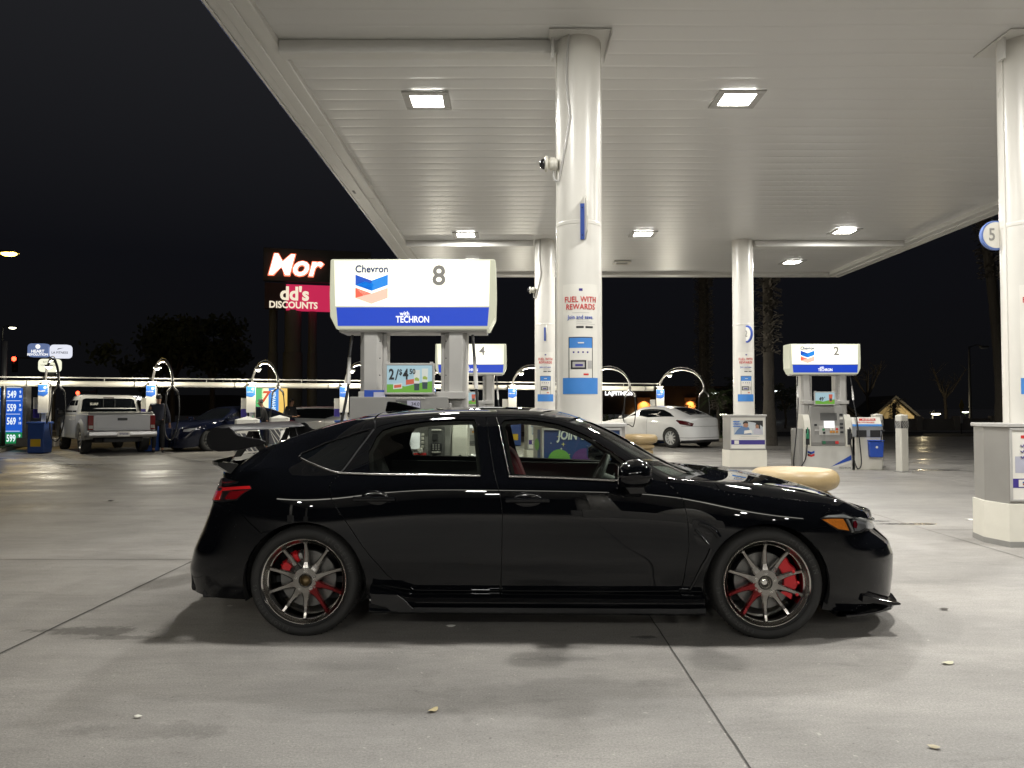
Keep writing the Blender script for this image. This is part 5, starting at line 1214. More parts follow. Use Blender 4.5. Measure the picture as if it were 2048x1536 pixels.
    for sg in (1,-1):
        mb=MB(); mb.ball((.80,-.99*sg,.96),.1,sx=.9,sy=1.0,sz=.62); mb.box((.82,-.90*sg,.92),(.05,.12,.03),.01); mb.build('door_mirror',mat,r)
    mb=MB(); mb.box((0,0,.21),(4.0,1.45,.06),.02); mb.box((2.02,0,.24),(.3,1.3,.12),.03); mb.box((-1.95,0,.30),(.3,1.45,.14),.03); mb.build('underbody',matblack,r)
    mb=MB(); mb.box((-.4,0,.55),(2.9,1.5,.5),.05); mb.build('cabin_block',matblack,r)
    for (ua,ub,tt) in ((0,L.uof(-1.80),-.655),(0,L.uof(-1.65),-.86)):
        for sg in (1,-1):
            mb=MB(); mb.tube([tuple((L.pos(u_,tt)+L.nor(u_,tt)*.001)*np.array((1,sg,1))) for u_ in np.linspace(ua,ub,24)],.005,5); mb.build('shut_line',seam,r)
    panel(L,'rear_valance',[L.loop([('u',0.,-.999),('t',-1.74,-.999),('t',-1.76,-.95),('t',-2.0,-.93),('u',0.,-.92)])],matblack,r,off=.004,gap=0,h=.07,rim=.01)
    mb=MB(); mb.box((-2.20,0,.62),(.03,.34,.16),.003); mb.build('number_plate',paper,r)
    for c in (1.3675,-1.3675):
        for sg in (1,-1): simple_wheel(r,c,-.93*sg,.32,.33,.23,rimcol or steel,10,sg)
        mb=MB(); mb.lathe([(.365,-.90),(.365,.90)],28,0,T(c,0,.30)@RX(PI/2),cap=False)
    mb=MB()
    for c in (1.3675,-1.3675): mb.prism([(c-.355,.14),(c+.355,.14),(c+.355,.35),(c+.22,.60),(c,.67),(c-.22,.60),(c-.355,.35)],-.62,.62)
    mb.build('wheel_well',matblack,r)
    return r
whitep=pm('white_car_paint',(.72,.72,.71),.45,coat=1,var=.02)
silverp=pm('silver_car_paint',(.46,.46,.45),.35,coat=.6,metal=.15,var=.03)
bgcar('white fastback sedan with black glass and multi spoke rims, rear quarter view beyond the bonnet',whitep,5.20,27.6,R(128),rimcol=pm('white_rim',(.6,.6,.58),.4))
bgcar('black sedan behind the end of the rear wing, left of the white bollards',pm('midnight_blue_paint',(.006,.008,.020),.5,coat=1,var=.1,spec=0),-9.35,25.6,R(236),rimcol=dgrey)
zt3=fx([(-2.4,.98),(-2.22,1.05),(-2.15,1.22),(-2.0,1.34),(-1.6,1.385),(-1.0,1.405),(-.4,1.41),(0,1.395),(.25,1.34),(.5,1.22),(.84,1.030),(1.05,.938),(1.18,.917),(1.67,.866),(2.12,.765),(2.4,.66)])
zr3=fx([(-2.4,.96),(-2.2,1.02),(-2.1,1.20),(-1.95,1.31),(-1.6,1.345),(-1.0,1.36),(-.4,1.36),(0,1.34),(.3,1.25),(.5,1.13),(.7,1.010),(.86,.930),(1.3,.900),(1.93,.795),(2.4,.65)])
bgcar('silver hatchback side on, roof and side glass visible above the promo card',silverp,-6.35,28.3,R(-4),sx=.93,sz=.99,ztop2=zt3,zrail2=zr3)
# ---------------------------------------------------------------- pickup truck
def pickup(x,y,h,label):
    r=thing('pickup_truck',label,'pickup truck',(x,y,0),h,None)
    m=silverp; wv=.90
    # cargo box and lower body: shaped side profile with wheel openings
    def arc(c,rr,n=10): return [(c+rr*math.cos(PI-PI*i/n),.42+rr*math.sin(PI-PI*i/n)) for i in range(n+1)]
    prof=[(-2.62,.60),(-2.62,1.10),(-2.58,1.17),(-.95,1.18),(-.92,1.12),(.70,1.13),(1.0,1.12),(2.25,1.02),(2.45,.92),(2.52,.75),(2.50,.52),(2.42,.42)]+arc(1.62,.42)[::-1]+[(1.15,.40),(-1.15,.42)]+arc(-1.62,.42)[::-1]+[(-2.10,.50),(-2.45,.56)]
    mb=MB(); mb.prism(prof,-wv,wv,bev=.03,seg=3); mb.build('body_shell',m,r)
    mb=MB()
    for c in (1.62,-1.62):
        for sg in (1,-1):
            vs=[];fs=[];n=20
            for i in range(n+1):
                a=PI*i/n; 
                for rr,yy in ((.43,.88),(.455,.955),(.52,.955),(.60,.895)): vs.append((c+rr*math.cos(a),-yy*sg,.42+rr*math.sin(a)*1.02))
            for i in range(n):
                for k in range(3): fs.append((i*4+k,(i+1)*4+k,(i+1)*4+k+1,i*4+k+1))
            mb.add(vs,fs,0,True)
    mb.build('wheel_arch_flare',m,r)
    # cab: tapered greenhouse
    def cab(z,w_,x0,x1): return [(x0,-w_,z),(x1,-w_,z),(x1,w_,z),(x0,w_,z)]
    rings=[cab(1.14,.87,-.95,1.30),cab(1.30,.855,-.92,1.08),cab(1.62,.79,-.84,.52),cab(1.71,.75,-.76,.36),cab(1.745,.66,-.62,.20)]
    vs=[v for q in rings for v in q]; fs=[]
    for i in range(len(rings)-1):
        for k in range(4): fs.append((i*4+k,i*4+(k+1)%4,(i+1)*4+(k+1)%4,(i+1)*4+k))
    fs.append((16,17,18,19)); b=bmesh.new(); bv=[b.verts.new(v) for v in vs]; [b.faces.new([bv[i] for i in f]) for f in fs]; bmesh.ops.bevel(b,geom=b.edges[:],offset=.025,segments=2,affect='EDGES'); mb=MB(); mb.bm(b); mb.build('cab',m,r)
    def lerp4(za,zb_,fa,fb,side):
        pass
    # windows as inset panes just proud of the cab
    def cabpt(face,u,z):
        zs=[1.14,1.30,1.62]; W_=[.87,.855,.79]; A=[-.95,-.92,-.84]; B=[1.30,1.08,.52]
        w_=np.interp(z,zs,W_); a=np.interp(z,zs,A); b_=np.interp(z,zs,B)
        if face=='L': return (a+(b_-a)*u,w_+.004,z)
        if face=='R': return (a+(b_-a)*u,-w_-.004,z)
        if face=='B': return (a-.004,-w_+2*w_*u,z)
        return (b_+.004,-w_+2*w_*u,z)
    for nm,face,q in (('rear_screen','B',[(.05,1.20),(.95,1.20),(.95,1.60),(.90,1.635),(.10,1.635),(.05,1.60)]),('side_window','L',[(.08,1.22),(.36,1.22),(.36,1.58),(.13,1.58)]),('side_window','L',[(.40,1.22),(.93,1.22),(.90,1.5),(.86,1.58),(.40,1.58)]),('side_window','R',[(.08,1.22),(.36,1.22),(.36,1.58),(.13,1.58)]),('side_window','R',[(.40,1.22),(.93,1.22),(.86,1.58),(.40,1.58)]),('windscreen','F',[(.05,1.20),(.95,1.20),(.90,1.6),(.10,1.6)])):
        mb=MB(); mb.add([cabpt(face,u,z) for u,z in q],[tuple(range(len(q)))]); mb.build(nm,darkglass,r)
    mb=MB()
    for yy in (-.16,.16): mb.box((-.90,yy,1.42),(.02,.012,.36),0)
    mb.build('rear_screen_divider',ink,r)
    mb=MB(); mb.box((-.80,0,1.655),(.04,.30,.035),.006); mb.build('high_stop_lamp',pm('dark_lamp_strip',(.03,.01,.01),.3),r)
    mb=MB(); mb.text('SURF',.10,T(-.93,.42,1.46)@RZ(-PI/2)@FACE,0,off=.02); mb.build('screen_sticker',paper,r)
    mb=MB(); mb.box((-1.78,0,1.20),(1.62,1.70,.045),.012); mb.build('bed_cover',pm('bed_cover_grey',(.30,.30,.28),.45),r)
    mb=MB(); mb.box((-2.635,0,.90),(.05,1.50,.50),.015); mb.box((-2.662,0,.905),(.012,1.34,.30),.004); mb.box((-2.655,0,.72),(.05,1.50,.05),.01); tg=mb.build('tailgate',pm('silver_tailgate',(.40,.40,.41),.35,coat=.5,metal=.2,var=.02),r)
    mb=MB(); mb.box((-2.675,0,1.02),(.02,.26,.075),.012); mb.build('tailgate_handle',ink,tg)
    for sg in (1,-1):
        mb=MB(); mb.box((-2.60,.815*sg,.92),(.12,.15,.42),.02); tl_=mb.build('tail_lamp',pm('truck_tail_lamp',(.16,.012,.012),.15),r)
        mb=MB(); mb.box((-2.664,.815*sg,.80),(.01,.11,.09),.004); mb.build('reverse_lens',pm('clear_lens_grey',(.4,.38,.34),.2),tl_)
        mb=MB(); mb.box((.95,1.02*sg,1.22),(.10,.20,.18),.03); mb.box((.97,.92*sg,1.18),(.04,.12,.03),.008); mb.build('door_mirror',glossblack,r)
        mb=MB(); mb.box((.12,.905*sg,.99),(.16,.02,.035),.006); mb.box((-.60,.905*sg,.99),(.16,.02,.035),.006); mb.build('door_handle',m,r)
        mb=MB()
        for xx in (.98,-.18,-.86): mb.box((xx,.9015*sg,.80),(.008,.004,.62),0)
        mb.build('shut_line',ink,r)
    mb=MB(); mb.prism([(-2.80,.50),(-2.84,.56),(-2.82,.68),(-2.62,.70),(-2.60,.50)],-.90,.90,bev=.02); bp_=mb.build('rear_bumper',steel,r)
    mb=MB(); mb.box((-2.846,0,.60),(.012,.32,.15),.004); mb.build('number_plate',paper,bp_)
    mb=MB(); mb.text('8M6020',.07,T(-2.853,0,.60)@RZ(-PI/2)@FACE,0); mb.build('plate_lettering',navy,bp_)
    mb=MB(); mb.box((0,0,.42),(4.6,1.3,.14),.03); mb.box((-2.3,0,.42),(.5,.9,.14),.02); mb.build('underbody',matblack,r)
    mb=MB()
    for c in (1.62,-1.62): mb.box((c,0,.58),(.84,1.30,.5),.05)
    mb.build('wheel_well',matblack,r)
    for c in (1.62,-1.62):
        for sg in (1,-1): simple_wheel(r,c,-.91*sg,.39,.385,.26,chrome,6,sg)
pickup(-12.95,24.35,R(129),'silver double cab pickup seen from behind, between the first vacuum arches')
# ================================================================ PEOPLE
def skinmesh(name,pts,edges,rad,mat,parent,root=0,sub=1):
    b=bmesh.new(); lay=b.verts.layers.skin.verify(); vs=[b.verts.new(p) for p in pts]
    for v,q in zip(vs,rad): v[lay].radius=(q,q) if not hasattr(q,'__len__') else q
    vs[root][lay].use_root=True
    for a,c in edges: b.edges.new((vs[a],vs[c]))
    me=bpy.data.meshes.new(name); b.to_mesh(me); b.free()
    o=bpy.data.objects.new(name,me); COL.objects.link(o); o.modifiers.new('s','SKIN'); m=o.modifiers.new('u','SUBSURF'); m.levels=sub; m.render_levels=sub
    dg=bpy.context.evaluated_depsgraph_get(); me2=bpy.data.meshes.new_from_object(o.evaluated_get(dg))
    bpy.data.objects.remove(o); me2.materials.clear(); me2.materials.append(mat); me2.polygons.foreach_set('use_smooth',[True]*len(me2.polygons)); me2.name=name
    ob=bpy.data.objects.new(name,me2); COL.objects.link(ob); ob.parent=parent; return ob
skinm=pm('skin_tone',(.30,.16,.10),.6); hairm=pm('dark_hair',(.012,.009,.008),.6)
def make_person(x,y,rz,label,top,bottom,lean=0.,hands=((.30,-.15,1.02),(.25,.22,.95)),stature=1.0,stance=.11,shoe=None,headturn=0):
    """faces local +X; hands = target points of right (-y) and left (+y) hands"""
    r=thing('person',label,'person',(x,y,0),rz,None); r.scale=(stature,)*3
    L_=lean; pel=Vector((0,0,.94)); ch=Vector((L_*.55,0,1.30)); nk=Vector((L_*.9,0,1.49)); hd=Vector((L_*1.2+.02,0,1.60)); tp=Vector((L_*1.25+.015,0,1.70))
    pts=[pel,(L_*.2,0,1.08),ch,nk,hd,tp]; rad=[(.13,.10),(.125,.09),(.155,.10),.052,(.078,.092),(.062,.07)]; ed=[(0,1),(1,2),(2,3),(3,4),(4,5)]
    arms=[]
    for sg,hp in ((-1,hands[0]),(1,hands[1])):
        sh=Vector((L_*.7,.19*sg,1.42)); hp=Vector(hp); mid=(sh+hp)/2; d=hp-sh; ln=d.length; ofs=math.sqrt(max(0,.30**2-(ln/2)**2)) if ln<.6 else .02
        el=mid+Vector((-.5,.45*sg,-.75)).normalized()*ofs
        wr=hp; f=(hp-el).normalized(); i=len(pts); pts+= [sh,el,wr,wr+f*.05]; rad+=[.058,.043,.028,(.036,.018)]; ed+=[(2,i),(i,i+1),(i+1,i+2),(i+2,i+3)]
        side=f.cross(Vector((0,0,1))).normalized() if abs(f.z)<.95 else Vector((0,1,0))
        for q in range(4):
            j=len(pts); a=wr+f*.085+side*(q-1.5)*.017; c=a+f*(.040-.004*abs(q-1.5))+Vector((0,0,-.015)); pts+=[a,c]; rad+=[.0095,.0075]; ed+=[(i+3,j),(j,j+1)]
        j=len(pts); a=wr+f*.03-side*.035; pts+=[a,a+f*.04-side*.012]; rad+=[.010,.008]; ed+=[(i+3,j),(j,j+1)]
        arms.append((sh,el,wr))
    legs=[]
    for sg in (-1,1):
        i=len(pts); hip=Vector((0,.09*sg,.90)); kn=Vector((.04,stance*sg,.50)); an=Vector((-.02,stance*1.1*sg,.09)); to=Vector((.14,stance*1.25*sg,.04)); pts+=[hip,kn,an,to]; rad+=[.085,.055,.04,.035]; ed+=[(0,i),(i,i+1),(i+1,i+2),(i+2,i+3)]; legs.append((hip,kn,an,to))
    skinmesh('body',pts,ed,rad,skinm,r)
    # nose and ears belong to the body's head: small features on the same figure
    P_=[(L_*.1,0,.86),(L_*.3,0,1.10),ch,Vector((L_*.85,0,1.47))]; Rr=[(.175,.13),(.17,.125),(.20,.135),(.10,.085)]; E_=[(0,1),(1,2),(2,3)]
    for sh,el,wr in arms: i=len(P_); P_+=[sh,el,el.lerp(wr,.9)]; Rr+=[.075,.058,.042]; E_+=[(2,i),(i,i+1),(i+1,i+2)]
    skinmesh('jacket',P_,E_,Rr,top,r)
    P_=[(0,0,.98)]; Rr=[(.15,.12)]; E_=[]
    for hip,kn,an,to in legs: i=len(P_); P_+=[hip,kn,an+Vector((0,0,.02))]; Rr+=[.10,.075,.062]; E_+=[(0,i),(i,i+1),(i+1,i+2)]
    skinmesh('trousers',P_,E_,Rr,bottom,r)
    for hip,kn,an,to in legs:
        mb=MB(); mb.ball(((an.x+to.x)/2+.01,(an.y+to.y)/2,.045),.1,sx=1.45,sy=.50,sz=.48); mb.build('shoe',shoe or ink,r)
    mb=MB(); b=bmesh.new(); bmesh.ops.create_uvsphere(b,u_segments=20,v_segments=14,radius=1)
    for v in b.verts: v.co=Vector((v.co.x*.098-.012,v.co.y*.088,max(v.co.z,-.35 if v.co.x<.2 else .30)*.115))
    mb.bm(b,0,True,T(hd.x,0,hd.z+.055)); mb.build('hair',hairm,r)
    mb=MB(); mb.ball((hd.x+.088,0,hd.z),.014,sx=1,sy=.8,sz=1.5); mb.build('nose',skinm,r)
    return r
navyj=pm('navy_jacket',(.012,.014,.028),.8); blk=pm('black_clothing',(.008,.008,.009),.85)
p=G(316,905); make_person(p.x,p.y,R(110),'person in dark navy clothes standing by the hose loop, behind the pickup corner',navyj,blk,.03,((.10,-.30,.86),(.22,.20,1.05)))
p=G(532,899); make_person(p.x,p.y,R(200),'person in black looking down at a green lit phone between the bollards',blk,blk,.16,((.38,-.08,1.06),(.36,.10,1.06)),.93)
ph=thing('mobile_phone','green glowing phone held by the person in black','phone',(p.x-.40,p.y-.12,1.03),R(200)); mb=MB(); mb.box((0,0,0),(.012,.075,.15),.004); mb.build('phone_case',ink,ph); mb=MB(); mb.box((-.008,0,0),(.003,.066,.135),.001); mb.build('phone_screen',em('phone_green',(.15,1,.35),1.6),ph)
p=G(578,893); make_person(p.x,p.y,R(-30),'person in black leaning by the rear of the silver hatchback',blk,blk,.10,((.35,-.12,1.10),(.33,.12,1.12)),.95)
# ================================================================ VACUUM STATIONS
vl=em('vacuum_lamp',(1,.96,.82),30)
def vstation(i,label):
    Y=24*(1+.037*i); X=(-719+180*i)/1538*24
    r=thing('vacuum_station',label,'vacuum station',(X,Y,0),0,'arched vacuum stations along the pipe')
    mb=MB(); mb.box((0,0,1.06),(.15,.15,2.12),.015); mb.box((0,0,2.14),(.26,.12,.05),.01); mb.build('post',white,r)
    d=Vector((1.55,-1.83,0))*.84; n=28; pts=[]
    for k in range(n+1):
        a=PI*k/n; c=(1-math.cos(a))/2; pts.append(Vector((0,0,2.12))+d*c+Vector((0,0,.66*math.sin(a)-.05*c)))
    mb=MB(); mb.tube(pts,.034,10); mb.tube([p_+Vector((0,0,.09*math.sin(PI*k/n))) for k,p_ in enumerate(pts)],.012,6); ar=mb.build('arch_tube',steel,r)
    e_=pts[-1]
    mb=MB(); mb.tube([e_,e_+Vector((0,0,-.14))],.05,8)
    for s in (-1,1): mb.tube([e_+Vector((0,0,-.10)),e_+Vector((s*.15,-.0,-.24)),e_+Vector((s*.17,0,-.34))],.03,8)
    mb.build('splitter',steel,ar)
    def sp(P0,m=8):
        o=[]; 
        for q in range(len(P0)-1):
            a,b,c,f=P0[max(q-1,0)],P0[q],P0[q+1],P0[min(q+2,len(P0)-1)]
            for k in range(m): u=k/m; o.append(.5*((2*b)+(-a+c)*u+(2*a-5*b+4*c-f)*u*u+(-a+3*b-3*c+f)*u**3))
        return o+[P0[-1]]
    mb=MB(); lo=.42 if i<1 else .75
    mb.tube(sp([e_+Vector(q) for q in ((.17,0,-.32),(.20,0,-.8),(.12,0,-1.35),(-.02,0,-e_.z+lo),(-.20,.05,-e_.z+lo+.10),(-.26,.05,-e_.z+lo+.5)) ]),.017 if i else .024,8); mb.build('hose',rubber3,r)
    mb=MB(); mb.tube(sp([e_+Vector(q) for q in ((-.17,0,-.32),(-.22,0,-.8),(-.34,.05,-1.15),(-.40,.15,-.95)) ]) if i<0 else sp([e_+Vector(q) for q in ((-.17,0,-.32),(-.20,0,-.7),(-.24,.02,-1.1),(-.27,.05,-e_.z+lo+.45))]),.017 if i else .024,8); mb.build('hose',rubber3,r)
    la=pts[9]; mb=MB(); mb.box((la.x,la.y,la.z-.08),(.20,.14,.07),.02); lp=mb.build('lamp_housing',white,r); mb=MB(); mb.ball((la.x,la.y,la.z-.13),.055,sz=.6); mb.build('lamp_lens',vl,lp)
    Lg=bpy.data.lights.new('vacuum_lamp','POINT'); Lg.energy=120; Lg.color=(1,.93,.76); Lg.shadow_soft_size=.06; o=bpy.data.objects.new('lamp_glow',Lg); COL.objects.link(o); o.parent=r; o.location=(la.x,la.y,la.z-.24)
    mb=MB(); mb.box((.0,-.10,1.62),(.30,.03,.86),.006); sgn=mb.build('instruction_sign',paper,r)
    mb=MB(); mb.add([(-.145,-.1175,1.72),(.02,-.1175,1.69),(.145,-.1175,1.76),(.145,-.1175,2.04),(-.145,-.1175,2.04)],[(0,1,2,3,4)]); mb.add([(.06+.04*math.sin(a),-.119,1.95+.04*math.cos(a)) for a in np.linspace(0,2*PI,14,endpoint=False)],[tuple(range(14))],1); mb.text('VACUUM',.055,at(-.03,-.12,1.85),1,off=.01,sx=.9)
    mb.build('sign_print',[bluel if i==1 else pm('vacuum_sign_blue',(.03,.13,.50),.5),paper],sgn)
    mb=MB(); mb.box((-.26,.02,1.35),(.20,.03,.62),.006); g2=mb.build('side_sign',paper,r); mb=MB(); mb.box((-.26,.002,1.18),(.19,.006,.27),.002); mb.build('side_sign_print',navy,g2)
    mb=MB(); mb.box((.05,-.30,.45),(.50,.42,.86),.03); mb.box((.05,-.30,.90),(.56,.48,.07),.02); bn=mb.build('vacuum_canister',pm('canister_blue',(.03,.08,.30),.45),r); mb=MB(); mb.box((.05,-.516,.32),(.30,.012,.22),.004); mb.build('caution_label',pm('caution_yellow',(.65,.42,.02),.5),bn)
    return r
vlab=['leftmost vacuum station beside the fuel price sign','vacuum station with the long hose loop right of the pickup','vacuum station with the light blue sign left of the colourful wash boards','vacuum station just left of the near fuel pump posts','vacuum station hidden behind the big lit sign posts','vacuum station right of the pump 4 sign','vacuum arch just right of the big front column','vacuum station with the wide arch above the white sedan']
for i,l in zip(range(-1,7),vlab): vstation(i,l)
pp=thing('vacuum_pipe','long white overhead suction pipe joining all vacuum arches','pipe',(0,0,0))
def vp(i): return Vector(((-719+180*i)/1538*24,24*(1+.037*i)+.25,2.08))
mb=MB(); mb.tube([vp(-2.2),vp(6.0)],.09,14); mb.build('pipe_run',white,pp)
for i in range(-1,7):
    mb=MB(); a=vp(i); dd=(vp(i+1)-vp(i)).normalized(); mb.tube([a-dd*.25,a-dd*.02],.10,12); mb.tube([a-dd*.62,a-dd*.60],.105,12); mb.build('pipe_coupling',dgrey,pp)
mb=MB(); mb.tube([vp(-2.2)+Vector((0,0,.19)),vp(6)+Vector((0,0,.19))],.022,6); mb.build('conduit',lgrey,pp)
for i in range(-1,7):
    mb=MB(); mb.tube([vp(i-.5),vp(i-.5)+Vector((0,0,.19))],.012,5); mb.tube([Vector((vp(i).x,vp(i).y,0)),vp(i)],.04,8); mb.build('pipe_support',lgrey,pp)
# ---------------------------------------------------------------- fuel price sign, kerb
pc=thing('fuel_price_sign','blue and green price board listing 549, 559, 569 and 599 at the left edge','price sign',(-16.55,24.9,0),R(4))
mb=MB(); mb.box((0,0,1.12),(1.75,.30,2.05),.02); mb.box((0,0,2.17),(1.95,.4,.06),.01); fr=mb.build('sign_cabinet',lgrey,pc)
def row(z,h,m_): mb=MB(); mb.box((-.03,-.155,z),(1.58,.012,h),.002); mb.build('price_panel',m_,pc)
pb=em('price_panel_blue',(.02,.13,.70),.75); pg=em('price_panel_green',(.02,.30,.10),.65)
row(1.27,1.42,pb); row(.38,.36,pg)
mb=MB()
for z,t_ in ((1.79,'549'),(1.36,'559'),(.93,'569'),(.38,'599')):
    mb.text(t_,.31,at(.43,-.164,z-.02),0,off=.025,sp=1.02,sx=.60); mb.text('9',.13,at(.69,-.164,z+.06),0,off=.02,sx=.8); mb.text('10',.11,at(.69,-.164,z-.08),0,off=.02,sx=.8); mb.text('9',.13,at(.02,-.164,z+.06),0,off=.02,sx=.8); mb.text('10',.11,at(.02,-.164,z-.08),0,off=.02,sx=.8); mb.box((.2,-.163,z+.215),(1.0,.006,.014),0)
mb.text('Credit/Debit',.085,at(.36,-.164,2.06),0); mb.build('price_lettering',em('price_white',(.85,.95,1),.95),pc)
kb=thing('kerb_island','grassy kerb island under the price sign at the left edge','kerb',(0,0,0))
a=G(0,906);b=G(52,893);c=P(60,890,26.2); c.z=0
mb=MB(); mb.prism([(a.x-3,a.y-1.2),(a.x,a.y),(b.x,b.y),(c.x,c.y+1.5),(a.x-4,c.y+3)],0,.13,plane='xy',bev=.02); mb.build('kerb_stone',pm('kerb_concrete',(.26,.24,.20),.85),kb)
mb=MB(); mb.prism([(a.x-3,a.y-1.0),(a.x-.05,a.y+.18),(b.x-.15,b.y+.2),(c.x-.2,c.y+1.3),(a.x-4,c.y+2.8)],.131,.16,plane='xy'); mb.build('turf',pm('grass_green',(.05,.075,.02),.9,var=.5,scale=30,bump=.8),kb)
mb=MB()
for i in range(3): mb.box((a.x+.15+i*.42,a.y+.9,.28),(.38,.25,.28),.03)
mb.build('planter_block',pm('block_grey',(.3,.28,.25),.8),kb)
# light pole at the very left edge
lp_=thing('lamp_post','grey metal pole rising behind the price sign at the left edge','post',(-16.0,24.2,0)); mb=MB(); mb.cyl(.075,0,3.45,16); mb.build('pole',steel,lp_); mb=MB(); mb.cyl(.11,0,.1,16); mb.build('base_plate',dgrey,lp_)
# ---------------------------------------------------------------- wash boards
wb=thing('wash_menu_board','tall bright boards in green, yellow and blue with a red 7 behind the people','menu board',(P(541,800,29).x,29,0),0)
mb=MB()
pan=[('green_yellow_panel',-.42,.34,em('board_green',(.10,.55,.18),.8),None),('yellow_panel',-.20,.24,em('board_cream',(1,.95,.60),.95),None),('blue_panel',.12,.36,em('board_blue',(.05,.28,.80),.8),None),('orange_panel',.47,.30,em('board_orange',(.95,.62,.15),.85),None)]
for nm,xx,w_,m_,_ in pan:
    q=MB(); q.box((xx,0,1.22),(w_,.10,1.75),.01); q.build(nm,m_,wb)
q=MB(); q.text('7',.55,at(-.20,-.056,1.75),0,off=.03,shear=.2); q.build('board_number',em('board_red',(.85,.10,.02),.7),wb)
q=MB(); 
for k in range(3): q.text('WASH',.22,T(.14,-.056,1.75-k*.55)@RY(-PI/2)@FACE,0,off=.03,sx=.85)
q.build('board_lettering',em('board_white',(.8,.95,1),.9),wb)
q=MB(); q.box((0,.06,.18),(1.3,.16,.36),.02); q.build('board_plinth',dgrey,wb)
# ================================================================ FAR BACKGROUND
dark=pm('dark_painted_steel',(.05,.05,.05),.5)
def street_light(px,py,D,label,col,s,energy,arm=(1.2,0),r=.16,group='street lamps around the station'):
    c=P(px,py,D); t=thing('street_lamp',label,'street lamp',(c.x-arm[0],c.y-arm[1],0),0,group)
    mb=MB(); mb.lathe([(.11,0),(.10,.4),(.06,c.z-.3),(.055,c.z+.1)],12); mb.build('pole',dark,t)
    mb=MB(); mb.tube([(0,0,c.z+.05),(arm[0]*.5,arm[1]*.5,c.z+.22),(arm[0],arm[1],c.z+.12)],.04,6); mb.build('arm',dark,t)
    mb=MB(); mb.box((arm[0],arm[1],c.z+.09),(r*3.4,r*2,.10),.03); hd=mb.build('lamp_head',dark,t)
    mb=MB(); mb.ball((arm[0],arm[1],c.z+.01),r,sx=1.5,sz=.45); mb.build('lamp_lens',em('lamp_'+str(col),col,s),hd)
    if energy:
        Lg=bpy.data.lights.new('street_lamp','POINT'); Lg.energy=energy; Lg.color=col; Lg.shadow_soft_size=.15; o=bpy.data.objects.new('lamp_glow',Lg); COL.objects.link(o); o.parent=t; o.location=(arm[0],arm[1],c.z-.3)
street_light(18,508,36,'yellow glowing street lamp high at the left edge',(1,.66,.12),14,500,(1.6,.0),.24)
street_light(25,656,70,'small white street lamp above the red signal at the left edge',(1,.95,.70),14,0,(.9,0),.2)
street_light(1430,786,95,'distant white street lamp between the palm and the slim column',(.9,1,.9),5,0,(.3,0),.32)
street_light(1446,829,80,'small round bright lamp left of the slim far column base',(1,1,.75),8,0,(.1,0),.26)
street_light(1872,828,52,'bright warm flood lamp near the house at the right',(1,.90,.62),7,40,(.1,-.3),.20)
street_light(1931,824,90,'tiny pale lamp right of the road sign',(.9,1,.7),6,0,(.1,0),.26)
street_light(1298,831,120,'tiny lamp by the lit niche behind the white sedan',(1,.95,.7),7,0,(.1,0),.25)
street_light(1552,782,80,'pale lamp beside the shaggy palm near pump 2',(.8,.9,.9),3,0,(.2,0),.28)
street_light(1968,696,52,'unlit street lamp on a tall pole at the right',(.05,.05,.05),.1,0,(1.0,0),.16)
def signal(px,py,D,label,arm):
    c=P(px,py,D); t=thing('traffic_signal',label,'traffic light',(c.x,c.y,0),0,'red traffic signals at the junction')
    mb=MB(); mb.cyl(.10,0,c.z+.4,10,0,T(arm,.3,0)); mb.tube([(arm,.3,c.z+.1),(0,.2,c.z+.1)],.06,6); mb.build('mast',dark,t)
    mb=MB(); mb.box((0,0,c.z-.45),(.38,.25,1.25),.04); hd=mb.build('signal_head',ink,t)
    mb=MB(); mb.ball((0,-.13,c.z),.19,sy=.35); mb.build('red_lens',em('signal_red',(1,.05,.02),9),hd)
    mb=MB()
    for k in (1,2): mb.ball((0,-.13,c.z-.42*k),.14,sy=.3)
    mb.build('dark_lens',dark,hd)
signal(30,718,62,'red traffic light left of the plaza sign',2.2)
signal(157,786,75,'red traffic light above the pickup roof',1.6)
# plaza sign
t0=P(100,716,46); ps=thing('plaza_sign','three lit rounded panels on a pole above the leftmost vacuum','sign',(t0.x,t0.y,0),R(6))
k=46/1538
def rr(mb,x,z,w_,h_,d=.3,mi=0):
    pts=[]; r_=.22
    for cx_,cz_,a0 in ((w_/2-r_,h_/2-r_,0),(-w_/2+r_,h_/2-r_,90),(-w_/2+r_,-h_/2+r_,180),(w_/2-r_,-h_/2+r_,270)):
        for q in range(5): a=R(a0+q*22.5); pts.append((x+cx_+r_*math.cos(a),z+cz_+r_*math.sin(a)))
    mb.prism(pts,-d/2,d/2,mi)
for (px,py,w_,h_,m_,nm) in ((79.5,701,39,27,em('plaza_blue',(.20,.28,.55),.55),'blue_panel'),(121,703,39,27,em('plaza_white',(.85,.88,1),.85),'white_panel'),(100,731,40,26,em('plaza_cream',(1,1,.78),.9),'cream_panel')):
    c=P(px,py,46); mb=MB(); rr(mb,c.x-t0.x,c.z,w_*k,h_*k); mb.build(nm,m_,ps)
mb=MB(); c=P(79.5,701,46); mb.text('HEART',.24,at(c.x-t0.x,-.17,c.z-.07),0,off=.03); mb.text('REVOLUTION',.19,at(c.x-t0.x,-.17,c.z-.26),0,off=.03); mb.ball((c.x-t0.x,-.16,c.z+.22),.14,sy=.1); mb.build('panel_lettering',em('plaza_letter_white',(1,1,1),1),ps)
mb=MB(); c=P(121,703,46); mb.text('LA FITNESS',.19,at(c.x-t0.x,-.17,c.z-.08),0,off=.01); mb.add([(c.x-t0.x-.15,-.17,c.z+.10),(c.x-t0.x+.25,-.17,c.z+.22),(c.x-t0.x-.1,-.17,c.z+.17)],[(0,1,2)]); mb.build('panel_lettering',pm('panel_grey_text',(.06,.07,.12),.5),ps)
